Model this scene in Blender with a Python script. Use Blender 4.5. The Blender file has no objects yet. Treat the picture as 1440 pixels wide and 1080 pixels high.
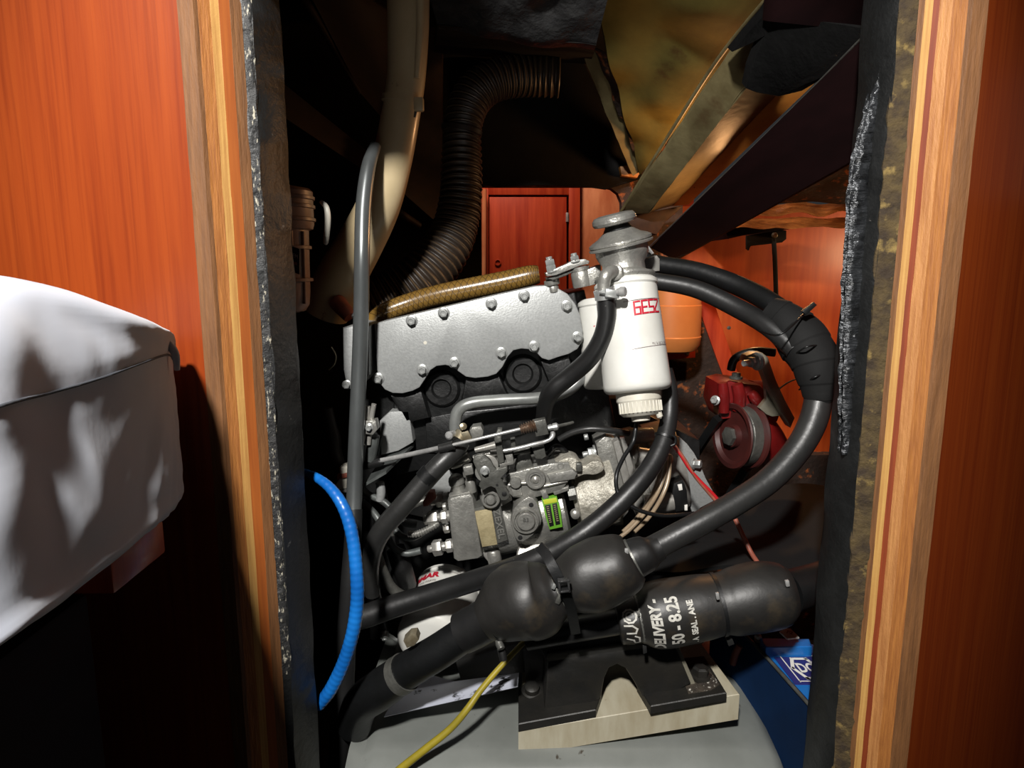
import bpy, bmesh, math, random
from mathutils import Vector, Matrix, Quaternion, noise
random.seed(7)
R = math.radians
scene = bpy.context.scene
COL = scene.collection

# ------------------------------------------------------------------ camera
CAM_Z = 0.95
PITCH = R(9.6)
FPX = 960.0
cam_d = bpy.data.cameras.new('camera'); cam_d.sensor_width = 36.0; cam_d.lens = 24.0
cam_d.clip_start = 0.01
cam = bpy.data.objects.new('camera', cam_d); COL.objects.link(cam)
cam.location = (0, 0, CAM_Z); cam.rotation_euler = (R(90) - PITCH, 0, 0)
scene.camera = cam

# ------------------------------------------------------------------ world, lights, exposure
w = bpy.data.worlds.new('world'); scene.world = w; w.use_nodes = True
w.node_tree.nodes['Background'].inputs[0].default_value = (0.9, 0.95, 1.0, 1)
w.node_tree.nodes['Background'].inputs[1].default_value = 0.028
vs = scene.view_settings
vs.view_transform = 'Standard'; vs.look = 'None'; vs.gamma = 1.0; vs.exposure = 0.0
vs.use_curve_mapping = False

def area(name, loc, target, size, energy, color, shape='DISK', spread=180):
    l = bpy.data.lights.new(name, 'AREA'); l.shape = shape; l.size = size; l.energy = energy; l.color = color
    l.spread = R(spread)
    o = bpy.data.objects.new(name, l); COL.objects.link(o); o.location = loc
    o.rotation_euler = (Vector(target) - Vector(loc)).to_track_quat('-Z', 'Y').to_euler()
    return o
# the saloon's ceiling spot, up and to the left behind the photographer
sl = bpy.data.lights.new('saloon_spot_lamp', 'SPOT'); sl.energy = 165; sl.color = (1.0, 0.97, 0.93); sl.shadow_soft_size = 0.045
sl.spot_size = R(52); sl.spot_blend = 0.6
slo = bpy.data.objects.new('saloon_spot_lamp', sl); COL.objects.link(slo); slo.location = (-0.185, -0.42, 1.66)
slo.rotation_euler = (Vector((0.03, 0.80, 0.84)) - slo.location).to_track_quat('-Z', 'Y').to_euler()
# lamps of the aft cabin behind the engine bay
area('aft_cabin_lamp', (-0.15, 1.95, 1.75), (0.1, 2.3, 1.0), 0.25, 8.0, (1.0, 0.80, 0.66))
bl_ = bpy.data.lights.new('quarter_berth_lamp', 'POINT'); bl_.energy = 5.0; bl_.color = (1.0, 0.60, 0.32); bl_.shadow_soft_size = 0.06
blo = bpy.data.objects.new('quarter_berth_lamp', bl_); COL.objects.link(blo); blo.location = (1.12, 1.60, 1.0)

# warm inspection lamp inside the bay, behind the sloping plank
il = bpy.data.lights.new('bay_lamp', 'POINT'); il.energy = 3.4; il.color = (1.0, 0.50, 0.20); il.shadow_soft_size = 0.02
ilo = bpy.data.objects.new('bay_lamp', il); COL.objects.link(ilo); ilo.location = (0.40, 1.22, 1.10)
# added fill spot, low in the saloon, brightening the beam and foam overhead
fl_ = bpy.data.lights.new('overhead_fill', 'SPOT'); fl_.energy = 8.5; fl_.color = (1.0, 0.97, 0.92); fl_.shadow_soft_size = 0.10; fl_.spot_size = R(38); fl_.spot_blend = 0.8
flo = bpy.data.objects.new('overhead_fill', fl_); COL.objects.link(flo); flo.location = (0.05, -0.35, 0.50)
flo.rotation_euler = (Vector((0.27, 1.0, 1.27)) - flo.location).to_track_quat('-Z', 'Y').to_euler()

# ------------------------------------------------------------------ pixel helpers (a pixel's ray meets the upright plane y = Y)
CP, SP = math.cos(PITCH), math.sin(PITCH)
def _t(py, Y):
    v = (540 - py) / FPX
    return Y / (CP + v * SP)
def W(px, py, Y):
    t = _t(py, Y); u = (px - 720) / FPX; v = (540 - py) / FPX
    return Vector((u * t, Y, CAM_Z + t * (v * CP - SP)))
def mpp(py, Y):
    return _t(py, Y) / FPX

# ------------------------------------------------------------------ materials
def lin(c):
    return tuple((x / 255 / 12.92 if x / 255 <= 0.04045 else ((x / 255 + 0.055) / 1.055) ** 2.4) for x in c) + (1,)
def M(name, col, rough=0.5, metal=0.0, col2=None, scale=20, stretch=(1, 1, 1), pos=(0.35, 0.65), bump=0.0, bscale=60,
      bstretch=(1, 1, 1), speck=None, coat=0.0, spec=0.5, sheen=0.0, trans=0.0, detail=5, emit=0, rvar=0.0):
    m = bpy.data.materials.new(name); m.use_nodes = True
    nt = m.node_tree; N = nt.nodes; L = nt.links
    b = N['Principled BSDF']
    b.inputs['Base Color'].default_value = lin(col); b.inputs['Roughness'].default_value = rough
    b.inputs['Metallic'].default_value = metal; b.inputs['Coat Weight'].default_value = coat
    b.inputs['Coat Roughness'].default_value = 0.18
    b.inputs['Specular IOR Level'].default_value = spec; b.inputs['Sheen Weight'].default_value = sheen
    b.inputs['Transmission Weight'].default_value = trans
    tc = N.new('ShaderNodeTexCoord')
    def nz(sc, st, det):
        mp = N.new('ShaderNodeMapping'); mp.inputs['Scale'].default_value = st
        L.new(tc.outputs['Object'], mp.inputs['Vector'])
        n = N.new('ShaderNodeTexNoise'); n.inputs['Scale'].default_value = sc; n.inputs['Detail'].default_value = det
        n.inputs['Roughness'].default_value = 0.6
        L.new(mp.outputs['Vector'], n.inputs['Vector'])
        return n
    out = None
    if col2:
        n = nz(scale, stretch, detail)
        r = N.new('ShaderNodeValToRGB')
        r.color_ramp.elements[0].position = pos[0]; r.color_ramp.elements[0].color = lin(col)
        r.color_ramp.elements[1].position = pos[1]; r.color_ramp.elements[1].color = lin(col2)
        L.new(n.outputs['Fac'], r.inputs['Fac']); out = r.outputs['Color']
    if speck:
        for (sc_, ssc, sst, lo, hi) in speck:
            n = nz(ssc, sst, 6)
            r = N.new('ShaderNodeValToRGB')
            r.color_ramp.elements[0].position = lo; r.color_ramp.elements[0].color = (0, 0, 0, 1)
            r.color_ramp.elements[1].position = hi; r.color_ramp.elements[1].color = (1, 1, 1, 1)
            L.new(n.outputs['Fac'], r.inputs['Fac'])
            mx = N.new('ShaderNodeMix'); mx.data_type = 'RGBA'
            L.new(r.outputs['Color'], mx.inputs[0])
            if out: L.new(out, mx.inputs[6])
            else: mx.inputs[6].default_value = lin(col)
            mx.inputs[7].default_value = lin(sc_)
            out = mx.outputs[2]
    if out: L.new(out, b.inputs['Base Color'])
    if rvar:
        n = nz(35, (1, 1, 1), 4)
        mr = N.new('ShaderNodeMapRange'); mr.inputs[1].default_value = 0.3; mr.inputs[2].default_value = 0.7
        mr.inputs[3].default_value = max(0.03, rough - rvar); mr.inputs[4].default_value = rough + rvar
        L.new(n.outputs['Fac'], mr.inputs[0]); L.new(mr.outputs[0], b.inputs['Roughness'])
    if bump:
        n = nz(bscale, bstretch, 5)
        bp = N.new('ShaderNodeBump'); bp.inputs['Strength'].default_value = min(1, bump); bp.inputs['Distance'].default_value = 0.004
        L.new(n.outputs['Fac'], bp.inputs['Height']); L.new(bp.outputs['Normal'], b.inputs['Normal'])
    return m

cherry = M('cherry_wood', (124, 46, 12), 0.36, col2=(144, 62, 18), scale=3, stretch=(16, 16, 0.9), pos=(0.3, 0.72), coat=0.1, spec=0.35, bump=0.02, bscale=20, bstretch=(30, 30, 2),
           speck=[((104, 34, 8), 4, (60, 60, 1.2), 0.48, 0.85)])
cherry_far = M('cherry_cabinet', (142, 40, 18), 0.35, col2=(176, 66, 34), scale=3, stretch=(14, 14, 1.0), coat=0.2)
cherry_light = M('pale_cherry', (176, 98, 62), 0.4, col2=(206, 134, 92), scale=5, stretch=(4, 4, 1.2))
orange_panel = M('orange_panel', (178, 70, 24), 0.4, col2=(200, 92, 36), scale=3, stretch=(14, 14, 1), coat=0.1)
ply_brown = M('ply_brown', (92, 58, 28), 0.7, col2=(116, 76, 40), scale=6, stretch=(60, 60, 3), bump=0.3, bscale=40, bstretch=(6, 6, 1))
ply_mid = M('ply_mid', (160, 102, 44), 0.7, col2=(132, 78, 32), scale=6, stretch=(90, 90, 4), bump=0.35, bscale=60, bstretch=(5, 5, 0.6))
ply_pale = M('ply_pale', (184, 142, 78), 0.65, col2=(160, 114, 58), scale=6, stretch=(70, 70, 2), bump=0.15, bscale=50)
ply_orange = M('ply_orange', (156, 84, 28), 0.6, col2=(138, 70, 22), scale=5, stretch=(50, 50, 2))
ply_red = M('ply_red', (130, 56, 22), 0.6, col2=(110, 44, 16), scale=5, stretch=(50, 50, 2))
ply_wide = M('ply_wide', (178, 124, 70), 0.65, col2=(148, 94, 48), scale=5, stretch=(60, 60, 2.5), bump=0.35, bscale=80, bstretch=(4, 4, 0.8))
foam_black = M('black_foam', (16, 17, 17), 0.5, col2=(26, 27, 27), scale=40, bump=0.5, bscale=70,
               speck=[((120, 118, 112), 90, (1, 1, 0.8), 0.70, 0.76)])
foam_scuff = M('scuffed_foam', (34, 34, 34), 0.6, bump=0.8, bscale=120, speck=[((170, 164, 146), 260, (1.6, 1.6, 0.5), 0.57, 0.65)])
foam_dark = M('dark_insulation', (10, 9, 9), 0.8, spec=0.15, col2=(16, 14, 12), scale=15, bump=0.4, bscale=40)
foam_brown = M('brown_foam_edge', (74, 60, 32), 0.9, col2=(44, 33, 20), scale=70, bump=1.0, bscale=90, speck=[((122, 102, 56), 60, (1, 1, 1), 0.58, 0.7)])
foam_rust = M('rusty_foam', (44, 26, 14), 0.8, col2=(26, 15, 8), scale=20, bump=0.9, bscale=60, speck=[((138, 74, 30), 45, (1, 1, 1), 0.58, 0.68)])
foil = M('foil_tape', (58, 60, 63), 0.26, 0.5, col2=(26, 27, 28), scale=60, stretch=(1, 1, 2), bump=1.0, bscale=70, bstretch=(0.6, 0.6, 2.2))
tape_black = M('black_shiny_tape', (30, 30, 31), 0.32, col2=(46, 46, 46), scale=40, bump=0.9, bscale=50)
grp_cream = M('stained_cream_laminate', (126, 116, 82), 0.55, col2=(92, 82, 54), scale=14, stretch=(1, 1, 1), bump=0.25, bscale=30,
              speck=[((70, 44, 22), 9, (1, 1, 1), 0.60, 0.74)])
grp_warm_lit = M('warm_lit_face', (196, 130, 54), 0.5, col2=(170, 104, 40), scale=10, stretch=(1, 1, 4), speck=[((70, 40, 16), 60, (1, 1, 1), 0.68, 0.72)])  # cream face with warm light painted into the colour, plus dark specks
foam_yellow = M('yellowed_foam', (112, 100, 48), 0.8, spec=0.2, col2=(88, 78, 36), scale=10, bump=0.15, bscale=25, speck=[((62, 26, 10), 7, (1, 1, 1), 0.62, 0.72)])
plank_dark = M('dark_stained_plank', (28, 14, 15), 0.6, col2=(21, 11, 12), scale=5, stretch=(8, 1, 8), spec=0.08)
wood_dull = M('dull_brown_board', (44, 26, 14), 0.65, spec=0.2, col2=(30, 18, 10), scale=6, stretch=(10, 2, 10))
fabric = M('grey_cushion_fabric', (176, 182, 194), 0.75, col2=(170, 176, 188), scale=6, bump=0.12, bscale=14, sheen=0.3)
seam_m = M('seam_thread', (74, 78, 84), 0.9)
cover_grey = M('silver_grey_paint', (154, 156, 155), 0.42, 0.3, col2=(143, 145, 144), scale=300, bump=0.12, bscale=400)
block_black = M('black_engine_paint', (21, 22, 22), 0.42, col2=(15, 15, 15), scale=20, bump=0.3, bscale=60, rvar=0.1)
block_grey = M('grey_engine_paint', (96, 100, 98), 0.42, 0.3, col2=(66, 69, 68), scale=25, bump=0.2, bscale=60)
cast = M('cast_aluminium', (156, 155, 149), 0.33, 0.58, col2=(134, 133, 128), scale=60, bump=0.25, bscale=220, rvar=0.1)
cast_dark = M('dark_cast_metal', (104, 104, 99), 0.36, 0.45, col2=(82, 82, 78), scale=40, bump=0.25, bscale=200)
alu = M('machined_aluminium', (176, 174, 168), 0.32, 0.55, col2=(144, 142, 136), scale=40, bump=0.1, bscale=100, rvar=0.08)
alu_gunk = M('sealant_smeared_alloy', (182, 178, 166), 0.4, 0.35, col2=(142, 138, 126), scale=70, bump=0.7, bscale=130, speck=[((150, 126, 76), 40, (1, 1, 1), 0.66, 0.76)])
steel = M('bright_steel', (196, 196, 194), 0.28, 0.5, col2=(170, 170, 168), scale=80)
zinc = M('zinc_bolt', (182, 184, 182), 0.32, 0.55, col2=(150, 152, 150), scale=60)
tube_steel = M('grey_pipe_paint', (150, 153, 150), 0.35, 0.5, col2=(126, 128, 126), scale=30)
brass = M('tarnished_clamp', (176, 168, 146), 0.32, 0.7, col2=(136, 124, 98), scale=60)
rubber = M('black_rubber', (17, 18, 19), 0.42, col2=(12, 13, 13), scale=30, bump=0.1, bscale=120)
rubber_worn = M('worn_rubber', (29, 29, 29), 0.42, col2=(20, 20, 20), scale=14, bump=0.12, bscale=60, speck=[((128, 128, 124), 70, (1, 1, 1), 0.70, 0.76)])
rubber_grey = M('grey_rubber_hose', (40, 40, 39), 0.4, col2=(31, 31, 31), scale=20, bump=0.15, bscale=60, speck=[((150, 148, 142), 90, (1, 1, 1), 0.74, 0.78)])
muff_m = M('black_sleeve_rubber', (36, 35, 33), 0.46, col2=(26, 25, 24), scale=16, bump=0.25, bscale=18, speck=[((70, 60, 44), 9, (1, 1, 1), 0.60, 0.78)])
grey_tube = M('grey_plastic_pipe', (104, 108, 108), 0.32, 0.55, col2=(86, 89, 89), scale=30, stretch=(1, 1, 0.3), coat=0.3)
beige = M('beige_hose', (190, 172, 136), 0.4, col2=(176, 156, 120), scale=12, speck=[((70, 40, 20), 26, (1, 1, 1), 0.68, 0.74)], coat=0.2)
bellows = M('dark_bellows_duct', (46, 36, 26), 0.5, col2=(34, 26, 20), scale=20)
bellows_wire = M('bellows_rib', (74, 60, 44), 0.45)
gold_hose = M('amber_braided_hose', (104, 78, 34), 0.25, col2=(124, 96, 46), scale=8, coat=0.4)
gold_dark = M('braid_cord', (64, 46, 20), 0.4)
blue = M('blue_spiral_tube', (22, 108, 188), 0.35, col2=(12, 84, 160), scale=30, coat=0.2, speck=[((20, 36, 54), 60, (1, 1, 1), 0.70, 0.74)])
yellow = M('yellow_green_cable', (150, 134, 36), 0.4, col2=(128, 116, 36), scale=30)
white = M('white_filter_paint', (208, 208, 202), 0.35, coat=0.2, col2=(198, 197, 190), scale=20)
white_pl = M('white_plastic', (206, 202, 190), 0.4, col2=(188, 184, 170), scale=30)
strainer_m = M('cloudy_strainer_plastic', (150, 118, 100), 0.4, col2=(124, 94, 78), scale=20)
ink_red = M('red_ink', (176, 22, 44), 0.5)
ink_grey = M('grey_ink', (110, 96, 96), 0.5)
ink_black = M('black_ink', (16, 16, 16), 0.5)
ink_white = M('white_paint_marker', (196, 194, 186), 0.6, col2=(160, 158, 150), scale=120)
red_cast = M('red_enamel_casting', (118, 24, 24), 0.28, col2=(92, 18, 18), scale=20, coat=0.4, bump=0.1, bscale=60)
red_dull = M('dull_red_pulley', (70, 26, 22), 0.5, col2=(52, 20, 18), scale=20)
bracket_m = M('olive_grey_bracket', (136, 132, 116), 0.45, 0.2, col2=(116, 112, 98), scale=20)
red_wire = M('red_wire', (176, 30, 36), 0.4)
red_boot = M('rust_red_boot', (158, 92, 74), 0.5, col2=(120, 62, 48), scale=40)
clear_tube = M('clear_amber_tube', (170, 150, 124), 0.25, col2=(140, 122, 100), scale=30, trans=0.3)
bed_grey = M('grey_gelcoat', (118, 121, 117), 0.33, col2=(104, 107, 103), scale=10, coat=0.15, speck=[((60, 54, 46), 50, (1, 1, 1), 0.66, 0.72)])
pad_m = M('cream_packing_block', (168, 162, 142), 0.55, col2=(150, 141, 118), scale=12, stretch=(4, 1, 1), speck=[((90, 66, 40), 60, (1, 1, 1), 0.70, 0.75)])
mount_m = M('black_steel_mount', (26, 26, 25), 0.5, 0.2, col2=(36, 34, 30), scale=20, bump=0.3, bscale=40)
dust_m = M('dusty_steel', (70, 62, 52), 0.7, bump=0.8, bscale=150, speck=[((200, 196, 186), 170, (1, 1, 1), 0.60, 0.66)], col2=(40, 34, 28), scale=60)
paper_m = M('oil_smudged_sheet', (196, 200, 212), 0.6, col2=(180, 184, 198), scale=8, speck=[((14, 14, 14), 26, (1, 1, 1), 0.62, 0.66)])
blue_box = M('blue_plastic_case', (28, 104, 176), 0.35, col2=(22, 92, 160), scale=10, coat=0.2)
blue_dark = M('navy_plastic_case', (14, 40, 74), 0.8, spec=0.1, col2=(11, 32, 60), scale=10)
label_navy = M('navy_label', (40, 42, 104), 0.45)
label_white = M('white_label', (214, 212, 206), 0.7, spec=0.2)
sticker_green = M('green_sticker', (94, 150, 44), 0.45)
sticker_yellow = M('yellow_sticker', (176, 184, 56), 0.45)
plate_beige = M('blank_beige_plate', (164, 152, 118), 0.55, 0.2, col2=(142, 130, 98), scale=70, bump=0.2, bscale=200)
canister_m = M('tan_canister', (196, 120, 62), 0.4, col2=(182, 108, 54), scale=8)
crumple = M('crumpled_foil_paper', (190, 122, 62), 0.45, 0.2, col2=(120, 70, 32), scale=14, stretch=(1, 1, 4), bump=1.0, bscale=40, bstretch=(1, 1, 3))
felt_m = M('black_felt', (9, 9, 9), 0.95, spec=0.1, col2=(14, 14, 14), scale=60, bump=0.4, bscale=90)
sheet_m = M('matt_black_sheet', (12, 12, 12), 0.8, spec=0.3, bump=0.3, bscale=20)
red_plastic = M('dark_red_plastic', (104, 18, 28), 0.45)
spring_m = M('rusty_spring', (120, 104, 90), 0.4, 0.6, col2=(96, 70, 52), scale=200)
hole_m = M('dark_hole', (8, 8, 8), 0.7)

# ------------------------------------------------------------------ mesh helpers
WL = {}
def empty(name, loc, label, cat, group=None):
    o = bpy.data.objects.new(name, None); COL.objects.link(o); o.location = loc
    o.empty_display_size = 0.02
    WL[o.name] = Vector(loc); tag(o, label, cat, group)
    return o
def tag(o, label=None, cat=None, group=None, kind=None):
    if label: o['label'] = label
    if cat: o['category'] = cat
    if group: o['group'] = group
    if kind: o['kind'] = kind
    return o
def put(o, loc, parent=None):
    COL.objects.link(o); loc = Vector(loc)
    if parent is not None:
        o.parent = parent; o.location = loc - WL[parent.name]
    else:
        o.location = loc
    WL[o.name] = loc
    return o
def make(name, vf, mat, parent=None, smooth=35):
    v, f = vf
    lo = Vector((min(p[i] for p in v) for i in range(3))); hi = Vector((max(p[i] for p in v) for i in range(3)))
    c = (lo + hi) / 2
    me = bpy.data.meshes.new(name)
    me.from_pydata([tuple(Vector(p) - c) for p in v], [], f)
    bm = bmesh.new(); bm.from_mesh(me); bmesh.ops.recalc_face_normals(bm, faces=bm.faces); bm.to_mesh(me); bm.free()
    if smooth is not None:
        me.polygons.foreach_set('use_smooth', [True] * len(me.polygons))
        me.set_sharp_from_angle(angle=R(smooth))
    me.materials.append(mat)
    return put(bpy.data.objects.new(name, me), c, parent)
def join(*vfs):
    V, F = [], []
    for v, f in vfs:
        k = len(V); V += [tuple(p) for p in v]; F += [tuple(i + k for i in q) for q in f]
    return V, F
def bm_vf(bm):
    bm.verts.index_update()
    r = ([v.co.copy() for v in bm.verts], [tuple(v.index for v in f.verts) for f in bm.faces]); bm.free(); return r
def extrude(pts, vec, bev=0.0, seg=2):
    """polygon of 3-D points swept by vec, edges of the near face rounded"""
    bm = bmesh.new()
    vs_ = [bm.verts.new(p) for p in pts]
    f = bm.faces.new(vs_)
    g = bmesh.ops.extrude_face_region(bm, geom=[f])
    nv = [e for e in g['geom'] if isinstance(e, bmesh.types.BMVert)]
    bmesh.ops.translate(bm, verts=nv, vec=vec)
    if bev:
        near = [e for e in bm.edges if e.verts[0] in vs_ and e.verts[1] in vs_]
        bmesh.ops.bevel(bm, geom=near, offset=bev, segments=seg, profile=0.5, affect='EDGES', clamp_overlap=True)
    return bm_vf(bm)
def prism(name, pts, Y, depth, mat, parent=None, bev=1.0, smooth=35):
    P = [W(p[0], p[1], p[2] if len(p) > 2 else Y) for p in pts]
    b = bev * mpp(pts[0][1], Y)
    return make(name, extrude(P, Vector((0, depth, 0)), b), mat, parent, smooth)
def box_vf(c, s, rot=None, bev=0.0, seg=2):
    bm = bmesh.new(); bmesh.ops.create_cube(bm, size=1.0)
    bmesh.ops.scale(bm, vec=s, verts=bm.verts)
    if bev: bmesh.ops.bevel(bm, geom=list(bm.edges), offset=bev, segments=seg, profile=0.5, affect='EDGES', clamp_overlap=True)
    if rot is not None: bmesh.ops.rotate(bm, cent=(0, 0, 0), matrix=rot, verts=bm.verts)
    bmesh.ops.translate(bm, vec=c, verts=bm.verts)
    return bm_vf(bm)
def box(name, c, s, mat, parent=None, rot=None, bev=0.0, seg=2):
    return make(name, box_vf(c, s, rot, bev, seg), mat, parent, 35)
def span(name, lo, hi, mat, parent=None, bev=0.0):
    lo, hi = Vector(lo), Vector(hi)
    return box(name, (lo + hi) / 2, hi - lo, mat, parent, None, bev)
def cr(P, n=8, closed=False):
    P = [tuple(p) for p in P]; out = []; m = len(P)
    rng = m if closed else m - 1
    for i in range(rng):
        g = (lambda k: P[k % m]) if closed else (lambda k: P[min(max(k, 0), m - 1)])
        p0, p1, p2, p3 = g(i - 1), g(i), g(i + 1), g(i + 2)
        for j in range(n):
            t = j / n
            out.append(tuple(0.5 * (2 * b + (c - a) * t + (2 * a - 5 * b + 4 * c - d) * t * t + (3 * b - a - 3 * c + d) * t ** 3) for a, b, c, d in zip(p0, p1, p2, p3)))
    if not closed: out.append(P[-1])
    return out
def frames(pts):
    pts = [Vector(p) for p in pts]; T = []
    for i in range(len(pts)):
        T.append((pts[min(i + 1, len(pts) - 1)] - pts[max(i - 1, 0)]).normalized())
    up = Vector((0, -1, 0))
    if abs(T[0].dot(up)) > 0.95: up = Vector((0, 0, 1))
    n = (up - T[0] * up.dot(T[0])).normalized(); fr = []
    for i, t in enumerate(T):
        if i: n = T[i - 1].rotation_difference(t) @ n
        n = (n - t * n.dot(t)).normalized()
        fr.append((pts[i], t, n, t.cross(n)))
    return fr
def tube_vf(path, seg=14, caps=True, wob=0.0, squash=1.0):
    """path: (x,y,z,r) samples"""
    fr = frames([p[:3] for p in path]); V, F = [], []
    for (p, t, n, b), q in zip(fr, path):
        for k in range(seg):
            a = 2 * math.pi * k / seg
            r = q[3]
            if wob: r *= 1 + wob * noise.noise(Vector((p.x * 40 + math.cos(a), p.z * 40 + math.sin(a), p.y * 40)))
            V.append(p + n * math.cos(a) * r + b * math.sin(a) * r * squash)
    for i in range(len(path) - 1):
        for k in range(seg):
            k2 = (k + 1) % seg
            F.append((i * seg + k, i * seg + k2, (i + 1) * seg + k2, (i + 1) * seg + k))
    if caps:
        F.append(tuple(range(seg - 1, -1, -1))); e = (len(path) - 1) * seg; F.append(tuple(range(e, e + seg)))
    return V, F
def path_px(pts):
    return [tuple(W(x, y, Y)) + (r * mpp(y, Y),) for x, y, Y, r in pts]
def tube(name, pts, mat, parent=None, n=8, seg=14, wob=0.0, smooth=50, sub=True):
    p = path_px(pts)
    if sub and len(p) > 2: p = cr(p, n)
    return make(name, tube_vf(p, seg, True, wob), mat, parent, smooth)
def wire(name, pts, r, mat, parent=None, n=8, seg=8):
    p = [tuple(W(x, y, Y)) + (r * mpp(y, Y),) for x, y, Y in pts]
    if len(p) > 2: p = cr(p, n)
    return make(name, tube_vf(p, seg), mat, parent, 60)
def ringed(name, pts, mat, parent, pitch_px, depth, n=60, seg=16):
    """a ribbed tube: radius ripples along its length"""
    p = cr(path_px(pts), n); out = []; s = 0.0
    for i, q in enumerate(p):
        if i: s += (Vector(q[:3]) - Vector(p[i - 1][:3])).length
        out.append(q[:3] + (q[3] * (1 + depth * math.cos(2 * math.pi * s / pitch_px)),))
    return make(name, tube_vf(out, seg), mat, parent, 80)
def basis(axis):
    a = Vector(axis).normalized(); q = a.to_track_quat('Z', 'Y'); return q
def lathe_vf(origin, axis, prof, seg=28, start=0.0):
    q = basis(axis); o = Vector(origin); V, F = [], []
    for r, h in prof:
        for k in range(seg):
            a = 2 * math.pi * k / seg + start
            V.append(o + q @ Vector((math.cos(a) * r, math.sin(a) * r, h)))
    for i in range(len(prof) - 1):
        for k in range(seg):
            k2 = (k + 1) % seg
            F.append((i * seg + k, i * seg + k2, (i + 1) * seg + k2, (i + 1) * seg + k))
    F.append(tuple(range(seg - 1, -1, -1))); e = (len(prof) - 1) * seg; F.append(tuple(range(e, e + seg)))
    return V, F
def lathe(name, origin, axis, prof, mat, parent=None, seg=28, smooth=35, start=0.0):
    return make(name, lathe_vf(origin, axis, prof, seg, start), mat, parent, smooth)
def disc(name, px, py, Y, r, prof, mat, parent=None, axis=(0, -1, 0), seg=26, smooth=35):
    """turned piece at a pixel; prof in multiples of r pixels"""
    k = r * mpp(py, Y)
    return lathe(name, W(px, py, Y), axis, [(a * k, b * k) for a, b in prof], mat, parent, seg, smooth)
# shared bolt mesh (unit flange radius, looks along +Z)
def bolt_mesh(name, mat):
    fl = lathe_vf((0, 0, 0), (0, 0, 1), [(0.95, 0), (1, 0.08), (0.98, 0.2), (0.8, 0.3)], 20)
    hx = lathe_vf((0, 0, 0.28), (0, 0, 1), [(0.74, 0), (0.74, 0.72), (0.66, 0.82), (0.46, 0.84), (0.38, 0.70), (0.15, 0.68)], 6)
    v, f = join(fl, hx)
    me = bpy.data.meshes.new(name); me.from_pydata([tuple(p) for p in v], [], f)
    bm = bmesh.new(); bm.from_mesh(me); bmesh.ops.recalc_face_normals(bm, faces=bm.faces); bm.to_mesh(me); bm.free()
    me.polygons.foreach_set('use_smooth', [True] * len(me.polygons)); me.set_sharp_from_angle(angle=R(30)); me.materials.append(mat)
    return me
BOLT = bolt_mesh('bolt', zinc)
BOLT_DARK = bolt_mesh('bolt_dark', cast_dark)
def bolt(px, py, Y, r, parent, axis=(0, -1, 0), me=None, spin=None, name='bolt'):
    o = bpy.data.objects.new(name, me or BOLT)
    put(o, W(px, py, Y), parent)
    s = r * mpp(py, Y); o.scale = (s, s, s)
    q = basis(axis) @ Quaternion((0, 0, 1), random.random() * 1.05 if spin is None else spin)
    o.rotation_euler = q.to_euler()
    return o
def text_vf(s, size, fn, bold=0.0, sx=1.0, align='CENTER'):
    """lettering as flat mesh, each vertex placed by fn(x, y)"""
    cu = bpy.data.curves.new('t', 'FONT'); cu.body = s; cu.size = size; cu.align_x = align; cu.align_y = 'CENTER'; cu.offset = bold; cu.resolution_u = 3
    ob = bpy.data.objects.new('t', cu); COL.objects.link(ob)
    dg = bpy.context.evaluated_depsgraph_get(); me = bpy.data.meshes.new_from_object(ob.evaluated_get(dg))
    V = [fn(v.co.x * sx, v.co.y) for v in me.vertices]; F = [tuple(p.vertices) for p in me.polygons]
    bpy.data.objects.remove(ob); bpy.data.curves.remove(cu); bpy.data.meshes.remove(me)
    return V, F
def ribbon(polys, wd, fn):
    """stroke lettering: poly-lines in 2-D turned into flat bands"""
    V, F = [], []
    for pl in polys:
        for (a, b) in zip(pl, pl[1:]):
            a, b = Vector(a), Vector(b); d = (b - a).normalized(); n = Vector((-d.y, d.x)) * wd / 2
            a2, b2 = a - d * wd / 2, b + d * wd / 2
            m = 3
            k = len(V)
            for i in range(m + 1):
                c = a2.lerp(b2, i / m); V.append(fn(*(c + n))); V.append(fn(*(c - n)))
            for i in range(m): F.append((k + 2 * i, k + 2 * i + 1, k + 2 * i + 3, k + 2 * i + 2))
    return V, F
def quadsheet(name, corners, mat, parent=None, nu=12, nv=12, amp=0.0, fq=8, thick=0.004, push=(0, 1, 0)):
    """a sheet between four 3-D corners with real thickness and gentle unevenness"""
    a, b, c, d = [Vector(p) for p in corners]; V, F = [], []
    nrm = (b - a).cross(d - a).normalized()
    for j in range(nv + 1):
        for i in range(nu + 1):
            u, v = i / nu, j / nv
            p = a.lerp(b, u).lerp(d.lerp(c, u), v)
            V.append(p + nrm * amp * noise.noise(p * fq))
    k = len(V); off = Vector(push).normalized() * thick
    V += [p + off for p in V[:k]]
    w_ = nu + 1
    for j in range(nv):
        for i in range(nu):
            q = (j * w_ + i, j * w_ + i + 1, (j + 1) * w_ + i + 1, (j + 1) * w_ + i)
            F.append(q); F.append(tuple(x + k for x in reversed(q)))
    edge = [i for i in range(w_)] + [j * w_ + nu for j in range(1, nv + 1)] + [nv * w_ + i for i in range(nu - 1, -1, -1)] + [j * w_ for j in range(nv - 1, 0, -1)]
    for x, y in zip(edge, edge[1:] + edge[:1]): F.append((x, x + k, y + k, y))
    return make(name, (V, F), mat, parent, 40)
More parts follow.
